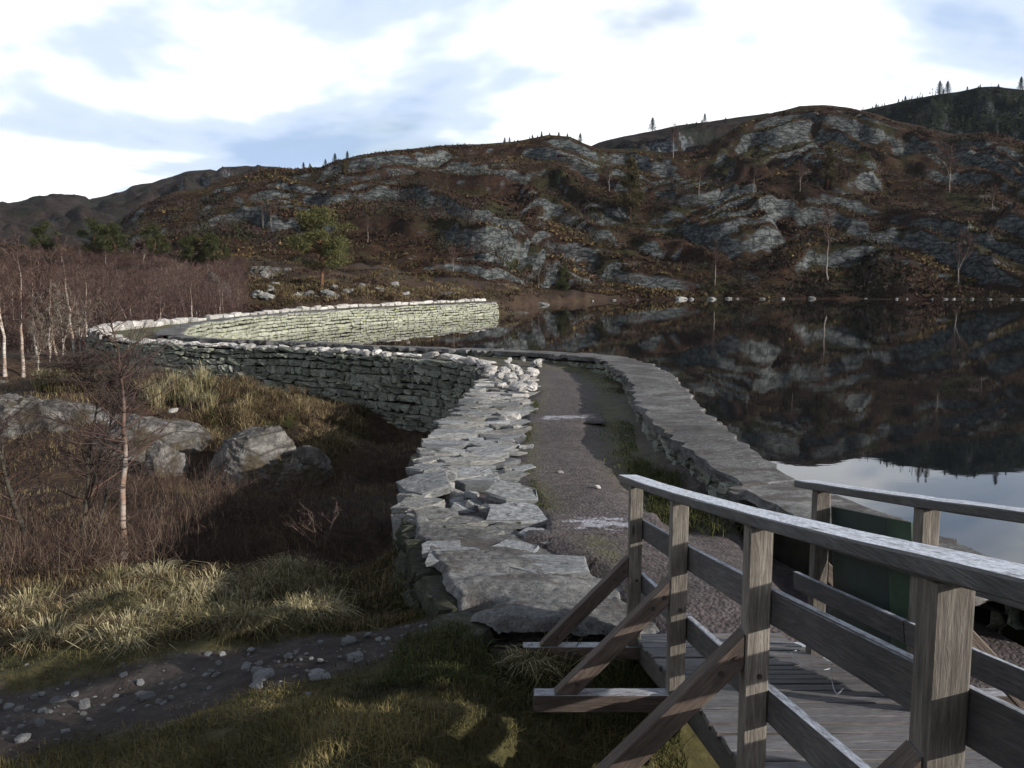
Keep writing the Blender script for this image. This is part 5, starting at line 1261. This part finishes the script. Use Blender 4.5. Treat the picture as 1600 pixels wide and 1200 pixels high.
# ================================================================== loose stones on the gravel track
ps = stone_set('track_stone', M['pebble'], 7, 3, 2.8, 0.14, 1300, False)
rnd = random.Random(6)
big = [(405, 1052, 0.10, 'pale flat stone, upper of the pair in the middle of the track'), (412, 1063, 0.13, 'largest pale stone in the middle of the track'), (400, 1075, 0.10, 'grey stone just below the largest pale stone of the track'), (555, 1030, 0.14, 'pale wedge stone near the dam end of the track'), (228, 1092, 0.12, 'pale stone alone at the left of the track'), (500, 1060, 0.12, 'grey stone at the grassy lower edge of the track'), (36, 1157, 0.09, 'pale stone at the lower left corner of the track'), (132, 1106, 0.09, 'bluish stone on the left of the track'), (385, 1046, 0.08, 'small pale stone above the middle pair of the track'), (90, 1097, 0.10, 'grey stone at the left of the track by its upper edge'), (480, 956, 0.09, 'single grey stone on the grass above the track'), (545, 1003, 0.11, 'pale stone by the upper edge of the track near the dam'), (64, 1132, 0.08, 'flat pale stone at the far left of the track')]
for i, (u_, v_, r_, lab) in enumerate(big):
    r_ *= 0.62; p = hit(u_, v_, 2); tag(obj('track_stone', ps[i % 7], None, (p[0], p[1], p[2] + r_ * 0.12), (rnd.gauss(0, 0.2), rnd.gauss(0, 0.2), rnd.uniform(0, 6)), (r_, r_ * 0.72, r_ * 0.45)), lab, 'stone')
for i in range(240):
    s_ = rnd.uniform(0.05, 0.99) * TRACK.L; (x, y), (tx, ty) = TRACK.at(s_); o_ = rnd.gauss(0.0, 0.33); x -= ty * o_; y += tx * o_; r_ = 0.008 + 0.030 * rnd.random() ** 2.6
    z = float(ground_z(x, y)[0]); tag(obj('track_stone', ps[i % 7], None, (x, y, z + r_ * 0.2), (rnd.gauss(0, 0.3), rnd.gauss(0, 0.3), rnd.uniform(0, 6)), (r_, r_ * 0.75, r_ * 0.5)), 'small grey stone scattered on the gravel track', 'stone', 'small stones of the gravel track')
for i, (u_, v_, r_, lab) in enumerate([(876, 736, 0.045, 'small white stone on the middle of the dirt path'), (933, 756, 0.05, 'small pale stone on the right of the dirt path'), (805, 668, 0.16, 'pale stone at the left rim of the dirt path'), (797, 655, 0.2, 'pale slab stone at the left rim of the dirt path, above the other'), (272, 667, 0.13, 'small white stone on the broad rock below the dam wall')]):
    p = at_z(u_, v_, 1.03) if i < 4 else hit(u_, v_, 12); z = float(path_h(np.array(p[0]), np.array(p[1]))) if i < 4 else -0.1
    tag(obj('loose_stone', cs[i], None, (p[0], p[1], z + r_ * 0.2), (0.1, 0.1, i), (r_, r_ * 0.7, r_ * 0.5)), lab, 'stone')

# ================================================================== grasses, thicket, scrub (not countable)
R9 = np.random.default_rng(99)
def scatter(n, box, dens=None):
    x = R9.uniform(box[0], box[1], n); y = R9.uniform(box[2], box[3], n)
    if dens is not None: k = R9.uniform(0, 1, n) < dens(x, y); x, y = x[k], y[k]
    k = ~inside(x, y, DAM_STRIP) & ~inside(x, y, LAKE); x, y = x[k], y[k]
    return np.stack([x, y, ground_z(x, y)], 1)
def tufts(centres, per, spread):
    b = np.repeat(centres, per, 0); o = R9.normal(0, spread, (len(b), 2)); b = b.copy(); b[:, :2] += o; b[:, 2] = ground_z(b[:, 0], b[:, 1]) - 0.01; return b
def under_bridge(x, y): return ((x > 1.15) & (x < 3.6) & (y < 6.6) & (y > 1.6))
# short mossy grass of the foreground
g = scatter(330000, (-6.5, 2.6, 2.2, 9.8), lambda x, y: (1 - np.clip(mud_at(x, y) * 1.15 + 0.4 * (fbm(x * 2, y * 2, 3, 5)) * (mud_at(x, y) > 0), 0, 1)) * np.clip(1.15 - np.hypot(x, y) / 14, 0.2, 1) * (~under_bridge(x, y)))
pn_ = fbm(g[:, 0] / 0.55, g[:, 1] / 0.55, 4, 19); v_, f_, r_ = spears(g, 0.055 * (0.9 + 1.5 * pn_), 1.1, 0.0065, 1); r_ = np.clip(r_ * 0.6 + 0.2 + 1.1 * np.repeat(fbm(g[:, 0] / 0.8, g[:, 1] / 0.8, 3, 29), 3), 0, 1)
stuff('short_grass', [(v_, f_, r_)], M['grass'], 'short mossy olive grass on both sides of the gravel track', 'grass')
# straw tussocks
cl = []
for (u0, u1, v0, v1, n_) in [(170, 520, 905, 985, 40), (0, 200, 930, 1010, 20), (400, 500, 890, 930, 14), (200, 420, 985, 1020, 7), (480, 560, 930, 965, 6), (810, 870, 1040, 1075, 4)]:
    for k in range(n_):
        p = hit(R9.uniform(u0, u1), R9.uniform(v0, v1), 3, 40, n=260)
        if mud_at(p[0:1], p[1:2])[0] < 0.2: cl.append(p)
def tussock_blades(cl, per, rad, height, lean, width, seed, droop):
    cl = np.array(cl); c = np.repeat(cl, per, 0); an = R9.uniform(0, 2 * PI, len(c)); o = np.abs(R9.normal(0, rad, len(c))); b = c.copy(); b[:, 0] += np.cos(an) * o; b[:, 1] += np.sin(an) * o
    b[:, 2] = ground_z(b[:, 0], b[:, 1]) - 0.01; hh = np.repeat(R9.uniform(0.6, 1.25, len(cl)), per) * height
    sh = np.repeat(R9.normal(0, 0.28, len(cl)), per * 5)
    v, f, rn = blades(b, hh, lean, width, seed, droop=droop, ang=an); return v, f, np.clip(rn + sh, 0, 1)
stuff('straw_tussocks', [tussock_blades(cl, 150, 0.13, 0.24, 0.75, 0.007, 2, 0.62)], M['straw'], 'pale dry straw tussocks above the gravel track', 'grass')
g = scatter(30000, (-7.5, -0.9, 7.4, 11.5), lambda x, y: (1 - np.clip(mud_at(x, y) * 1.6, 0, 1)) * sstep(-0.25, 0.2, fbm(x / 0.9, y / 0.9, 3, 15)))
stuff('dry_grass', [blades(g, 0.13, 0.9, 0.007, 31)], M['rust_grass'], 'dry brown grass between the straw tussocks', 'grass')
cl = []
for (u0, u1, v0, v1, n_) in [(225, 330, 600, 640, 36), (60, 100, 585, 610, 12)]:
    for k in range(n_): cl.append(hit(R9.uniform(u0, u1), R9.uniform(v0, v1), 14, 60, n=300))
stuff('tall_straw', [tussock_blades(cl, 70, 0.12, 0.62, 0.28, 0.015, 3, 0.5)], M['straw'], 'tall pale grass at the foot of the dam wall', 'grass')
cl = []
for (u0, u1, v0, v1, n_) in [(330, 480, 600, 660, 60), (470, 570, 640, 700, 50), (480, 520, 700, 740, 14), (300, 420, 640, 700, 24), (80, 260, 590, 615, 16)]:
    for k in range(n_): cl.append(hit(R9.uniform(u0, u1), R9.uniform(v0, v1), 14, 60, n=300))
stuff('rusty_grass', [tussock_blades(cl, 90, 0.17, 0.42, 0.6, 0.013, 4, 0.6)], M['rust_grass'], 'rust-coloured drooping grass on the knoll before the dam wall', 'grass')
cl = []
for (u0, u1, v0, v1, n_) in [(330, 480, 605, 690, 26), (520, 575, 650, 690, 10), (485, 520, 690, 720, 6), (200, 330, 600, 650, 10), (60, 110, 580, 610, 8), (690, 700, 900, 960, 1), (650, 690, 820, 960, 26)]:
    for k in range(n_): cl.append(hit(R9.uniform(u0, u1), R9.uniform(v0, v1), 5, 60, n=300))
stuff('green_tufts', [tussock_blades(cl, 90, 0.15, 0.26, 0.6, 0.012, 14, 0.6)], M['green_grass'], 'green grass tufts on the knoll and against the near dam wall', 'grass')
# rough brown grass and heather over the valley floor
g = scatter(90000, (-24, -0.6, 8.5, 36), lambda x, y: np.clip(1.15 - y / 44, 0.25, 1) * (x > -0.62 * y - 3))
hh_ = 0.19 * np.clip(0.9 + 1.6 * fbm(g[:, 0] / 0.9, g[:, 1] / 0.9, 4, 71), 0.15, 2.0)
stuff('rough_grass', [patchy(blades(g, hh_, 0.9, 0.010, 5), g, 1.3, 1.0, 72)], M['rust_grass'], 'rough brown grass and heather over the valley floor', 'grass')
g = scatter(26000, (-5.0, -0.5, 7.6, 13), lambda x, y: np.exp(-((x + 1.6) / 1.2) ** 2)); g2 = scatter(9000, (-0.9, 1.2, 5.6, 7.0))
stuff('green_grass', [blades(g, 0.11, 0.9, 0.007, 6), blades(g2, 0.10, 1.0, 0.006, 7)], M['green_grass'], 'green grass in the shade beside the near dam wall', 'grass')
# red-brown thicket, in clumps
tb = []
for (u0, u1, v0, v1, n_) in [(150, 510, 800, 905, 1700), (0, 190, 830, 940, 900), (200, 480, 745, 810, 450)]:
    x = []; 
    q = [at_z(u0, v1, -0.5), at_z(u1, v1, -0.5), at_z(u1, v0, -1.0), at_z(u0, v0, -1.0)]; a = R9.uniform(0, 1, (n_, 2))
    P = (q[0] * (1 - a[:, :1]) + q[1] * a[:, :1]) * (1 - a[:, 1:]) + (q[3] * (1 - a[:, :1]) + q[2] * a[:, :1]) * a[:, 1:]
    P = P[vnoise(P[:, 0] / 0.7, P[:, 1] / 0.9, 33) > -0.16]; P[:, 2] = ground_z(P[:, 0], P[:, 1]); tb.append(P)
tb = np.vstack(tb); H_ = R9.uniform(0.3, 0.8, (len(tb), 1)) * (0.75 + 0.9 * (vnoise(tb[:, 0] / 0.8, tb[:, 1] / 0.8, 4)[:, None])); tip = tb + np.concatenate([R9.normal(0, 0.13, (len(tb), 2)), H_], 1)
w1 = twigs(tb, tip, 0.008, 8)
b2_ = np.repeat(tb, 7, 0); t2_ = np.repeat(tip, 7, 0); e = R9.uniform(0.25, 1, (len(b2_), 1)); s0_ = b2_ + (t2_ - b2_) * e; d_ = norm(t2_ - b2_ + R9.normal(0, 0.24, b2_.shape)) * R9.uniform(0.1, 0.32, (len(b2_), 1))
stuff('red_thicket', [w1, twigs(s0_, s0_ + d_, 0.005, 9)], M['red_twig'], 'dense red-brown twig thicket round the lone birch', 'thicket')
# twig haze of the birch wood
n_ = 7000; u_ = R9.uniform(-80, 385, n_); d = R9.uniform(52, 108, n_); x = (u_ - 800) / F * d; k = (seg_dist(x, d, OUTER, False) > 1.5) & ~inside(x, d, DAM_STRIP) & ~inside(x, d, LAKE)
x, d = x[k], d[k]; b = np.stack([x, d, ground_z(x, d)], 1); H_ = (np.maximum(1.2, CAM_Z + 0.016 * d - b[:, 2]) * R9.uniform(0.35, 0.95, len(b)))[:, None]; tip = b + np.concatenate([R9.normal(0, 0.35, (len(b), 2)), H_], 1)
b2_ = np.repeat(b, 15, 0); t2_ = np.repeat(tip, 15, 0); e = R9.uniform(0.2, 1, (len(b2_), 1)); s0_ = b2_ + (t2_ - b2_) * e; d_ = norm(norm(t2_ - b2_) * 0.6 + R9.normal(0, 0.75, b2_.shape)) * R9.uniform(0.2, 0.75, (len(b2_), 1))
_w = leaves(s0_, s0_ + d_, 0.019, 11); _w = patchy(_w, s0_, 5.0, 0.9, 84, 0.6, 4)
stuff('birch_brush', [twigs(b, tip, 0.014, 10), _w], M['purple_twig'], 'purple-brown haze of young birch brush left of the dam', 'brush')
# heather and scrub on the far hillside and on the land beyond the far wall
th_ = R9.uniform(math.atan(-640 / F), math.atan(840 / F), 80000); t_ = R9.uniform(0.0, 0.98, 80000); rs_ = np.interp(th_, *H1.rs); rc_ = np.interp(th_, *H1.rc); R_ = rs_ + (rc_ - rs_) * t_
x, y = R_ * np.sin(th_), R_ * np.cos(th_); z = H1.z(x, y); e = 0.5; sl = np.hypot(H1.z(x + e, y) - z, H1.z(x, y + e) - z) / e
k = (sl < 0.95 + 0.8 * vnoise(x / 9, y / 9, 44)) & (z > 0.2) & (z > ground_z(x, y, False) - 0.3); x, y, z = x[k], y[k], z[k]
n_ = len(x); hue = np.clip(0.5 + 0.9 * fbm(x / 12, y / 12, 4, 46) + R9.normal(0, 0.14, n_), 0, 1); sz = R9.uniform(0.35, 1.0, n_) * (0.7 + 0.9 * np.clip(fbm(x / 20, y / 20, 3, 47) + 0.3, 0, 1))
per = 4; B = np.repeat(np.stack([x, y, z], 1), per, 0); s_ = np.repeat(sz, per)[:, None]; B[:, :2] += R9.normal(0, 0.45, (len(B), 2)) * s_
v, f, rn = leaves(B, B + norm(R9.normal(0, 1, B.shape) * np.array((1, 1, 0.4)) + np.array((0, 0, 0.7))) * s_ * 0.75, s_[:, 0] * 0.40, 12)
o = obj('heather', mesh_np('heather', v, f, M['heather'], False, {'rnd': np.clip(np.repeat(np.repeat(hue, per), 4) + (rn - 0.5) * 0.2, 0, 1)})); tag(o, 'russet heather and scrub covering the far hillside', 'heather', None, 'stuff')
th_ = R9.uniform(math.atan(-620 / F), math.atan(840 / F), 5500); t_ = R9.uniform(0.0, 0.8, 5500) ** 1.3; rs_ = np.interp(th_, *H1.rs); rc_ = np.interp(th_, *H1.rc); R_ = rs_ + (rc_ - rs_) * t_
x, y = R_ * np.sin(th_), R_ * np.cos(th_); z = H1.z(x, y); k = (fbm(x / 22, y / 22, 3, 81) + 0.25 * (x < 20) > 0.06) & (z > 0.4) & (z > ground_z(x, y, False) - 0.2); x, y, z = x[k], y[k], z[k]
hh_ = R9.uniform(0.8, 3.2, len(x)) * R9.uniform(0.5, 1, len(x)); per = 26; B = np.repeat(np.stack([x, y, z], 1), per, 0); H9 = np.repeat(hh_, per); B = B + np.stack([R9.normal(0, 0.28, len(B)) * H9, R9.normal(0, 0.28, len(B)) * H9, R9.uniform(0.0, 0.9, len(B)) * H9], 1)
v, f, rn = leaves(B, B + norm(R9.normal(0, 1, B.shape) + np.array((0, 0, 0.8))) * (H9 * 0.32)[:, None], 0.05 + 0.05 * H9, 82)
hue = np.repeat(R9.uniform(0, 1, len(x)), per * 4); o = obj('hillside_scrub', mesh_np('hillside_scrub', v, f, M['scrub'], False, {'rnd': np.clip(hue * 0.75 + rn * 0.25, 0, 1)})); tag(o, 'dark bare scrub and small birches in the gullies of the far hillside', 'scrub', None, 'stuff')
n_ = 27000; x = R9.uniform(-75, 9, n_); y = R9.uniform(64, 152, n_); k = (~inside(x, y, LAKE)) & (~inside(x, y, DAM_STRIP)) & (seg_dist(x, y, OUTER, False) > 0.8) & (vnoise(x / 3.5, y / 3.5, 51) > -0.12); x, y = x[k], y[k]
B = np.repeat(np.stack([x, y, ground_z(x, y)], 1), 4, 0); s_ = np.repeat(R9.uniform(0.2, 0.6, len(x)), 4)[:, None]; B[:, :2] += R9.normal(0, 0.3, (len(B), 2)) * s_ * 2; hue = np.repeat(np.clip(0.55 + 1.0 * fbm(x / 6, y / 6, 3, 52), 0, 1), 4)
v, f, rn = leaves(B, B + norm(R9.normal(0, 1, B.shape) * np.array((1, 1, 0.4)) + np.array((0, 0, 0.7))) * s_ * 0.8, s_[:, 0] * 0.28, 13)
o = obj('moor_heather', mesh_np('moor_heather', v, f, M['heather'], False, {'rnd': np.clip(np.repeat(hue, 4) + (rn - 0.5) * 0.25, 0, 1)})); tag(o, 'brown heather and dry grass on the land beyond the far wall', 'heather', None, 'stuff')

# ice on the path
ice_patch(945, 814, 1.3, 0.95); ice_patch(884, 652, 1.5, 1.2)

# grass creeping over the path's edges
def path_grass(n, fn, h, seed):
    x, y = fn(n); z = path_h(x, y) - 0.02
    return blades(np.stack([x, y, z], 1), h, 0.9, 0.008, seed)
def right_side(n):
    y = R9.uniform(12, 30, n); xr = np.interp(y, [12, 14.5, 19, 25, 28, 30], [1.95, 2.1, 2.65, 3.0, 2.2, 0.8]); x = xr - np.abs(R9.normal(0, 0.28, n)) - 0.05; k = vnoise(x / 0.5, y / 0.9, 21) > -0.05; return x[k], y[k]
def left_side(n):
    y = R9.uniform(7.5, 20, n); xl = np.interp(y, [7.5, 8.3, 9.3, 11, 13.9, 18, 20], [1.15, 0.85, 0.62, 0.35, 0.2, 0.5, 0.55]); x = xl + R9.normal(0, 0.05, n); k = vnoise(x / 0.4, y / 0.5, 22) > 0.02; return x[k], y[k]
stuff('path_grass', [path_grass(6500, right_side, 0.06, 41), path_grass(3500, left_side, 0.04, 42)], M['green_grass'], 'yellow-green grass along both edges of the dirt path', 'grass')
# dark boulders in the water gap beyond the bridge
gm = stone_set('gap_boulder', M['shade_toned_mossy_stone'], 4, 3, 2.8, 0.15, 1500, False)
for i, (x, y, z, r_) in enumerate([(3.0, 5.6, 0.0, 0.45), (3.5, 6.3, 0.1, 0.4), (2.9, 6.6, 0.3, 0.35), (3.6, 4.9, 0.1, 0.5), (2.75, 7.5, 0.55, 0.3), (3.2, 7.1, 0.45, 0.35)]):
    tag(obj('gap_boulder', gm[i % 4], None, (x, y, z), (0.2 * i, 0.1, i), (r_, r_ * 0.75, r_ * 0.6)), 'dark boulder in the shaded gap right of the bridge', 'boulder', 'boulders in the gap beside the bridge')

# the air: a little blue distance
def haze(density):
    t = bpy.data.materials.new('haze_air'); t.use_nodes = True; nt = t.node_tree; nt.nodes.clear(); o = nt.nodes.new('ShaderNodeOutputMaterial'); v = nt.nodes.new('ShaderNodeVolumePrincipled')
    v.inputs['Color'].default_value = (0.75, 0.86, 1.0, 1); v.inputs['Density'].default_value = density; v.inputs['Anisotropy'].default_value = 0.0; nt.links.new(v.outputs[0], o.inputs['Volume'])
    x0, x1, y0, y1, z0, z1 = -3100, 3100, -3100, 3100, -9.0, 175.0
    vs = [(x0, y0, z0), (x1, y0, z0), (x1, y1, z0), (x0, y1, z0), (x0, y0, z1), (x1, y0, z1), (x1, y1, z1), (x0, y1, z1)]
    m = mesh_py('haze', vs, [(3, 2, 1, 0), (4, 5, 6, 7), (0, 1, 5, 4), (1, 2, 6, 5), (2, 3, 7, 6), (3, 0, 4, 7)], t)
    return tag(obj('haze', m), 'thin bluish air over the valley and the lake', 'haze', None, 'stuff')
haze(0.00003)

# the wood on the far right-hand ridge reads as one mass
n_ = 2600; th_ = R9.uniform(math.atan(420 / F), math.atan(1050 / F), n_); t_ = R9.uniform(0.1, 0.97, n_); rs_ = np.interp(th_, *H3.rs); rc_ = np.interp(th_, *H3.rc); R_ = rs_ + (rc_ - rs_) * t_; x, y = R_ * np.sin(th_), R_ * np.cos(th_); z = H3.z(x, y)
hh_ = R9.uniform(3.0, 6.5, n_) * (1 - 0.55 * sstep(0.8, 0.97, t_)); per = 16; q = R9.uniform(0, 1, n_ * per); an = R9.uniform(0, 2 * PI, n_ * per); H9 = np.repeat(hh_, per); B = np.repeat(np.stack([x, y, z], 1), per, 0); B[:, 2] += q * H9 * 0.9
w_ = H9 * 0.24 * (1.05 - q); T = B + np.stack([np.cos(an) * w_, np.sin(an) * w_, H9 * 0.12 - w_ * 0.3], 1)
stuff('ridge_forest', [leaves(B, T, H9 * 0.14, 83)], M['spruce'], 'dark conifer wood covering the ridge at upper right', 'forest')
# dry grass and small stones on the land beyond the far wall
cl = []
for (u0, u1, v0, v1, n_) in [(400, 640, 450, 470, 120), (600, 760, 456, 468, 50), (380, 520, 436, 452, 50), (640, 830, 452, 462, 40)]:
    for k in range(n_): cl.append(hit(R9.uniform(u0, u1), R9.uniform(v0, v1), 60, 150, n=260))
stuff('bank_grass', [tussock_blades(cl, 40, 0.5, 0.5, 0.7, 0.05, 85, 0.6)], M['rust_grass'], 'tan dry grass along the bank beyond the far wall', 'grass')
br_ = stone_set('bank_rock', M['pale_slab'], 5, 3, 3.0, 0.18, 1700, False); rnd = random.Random(12)
for i in range(22):
    p = hit(rnd.uniform(395, 640), rnd.uniform(445, 468), 60, 130); r_ = rnd.uniform(0.25, 0.75)
    tag(obj('bank_rock', br_[i % 5], None, (p[0], p[1], p[2] + r_ * 0.1), (0.1, 0.2, i), (r_, r_ * 0.7, r_ * 0.45)), 'pale rock lying in the dry grass beyond the far wall', 'rock', 'pale rocks on the bank beyond the far wall')
# fern-green tufts in the hollow beside the parapet
c_ = np.array([(R9.uniform(1.7, 2.5), R9.uniform(9.6, 13.2), 0.0) for k in range(60)]); b = np.repeat(c_, 60, 0); b[:, :2] += R9.normal(0, 0.08, (len(b), 2)); b[:, 2] = path_h(b[:, 0], b[:, 1]) - 0.16
stuff('hollow_grass', [blades(b, 0.16, 0.9, 0.008, 86)], M['green_grass'], 'green grass in the dark hollow beside the parapet', 'grass')
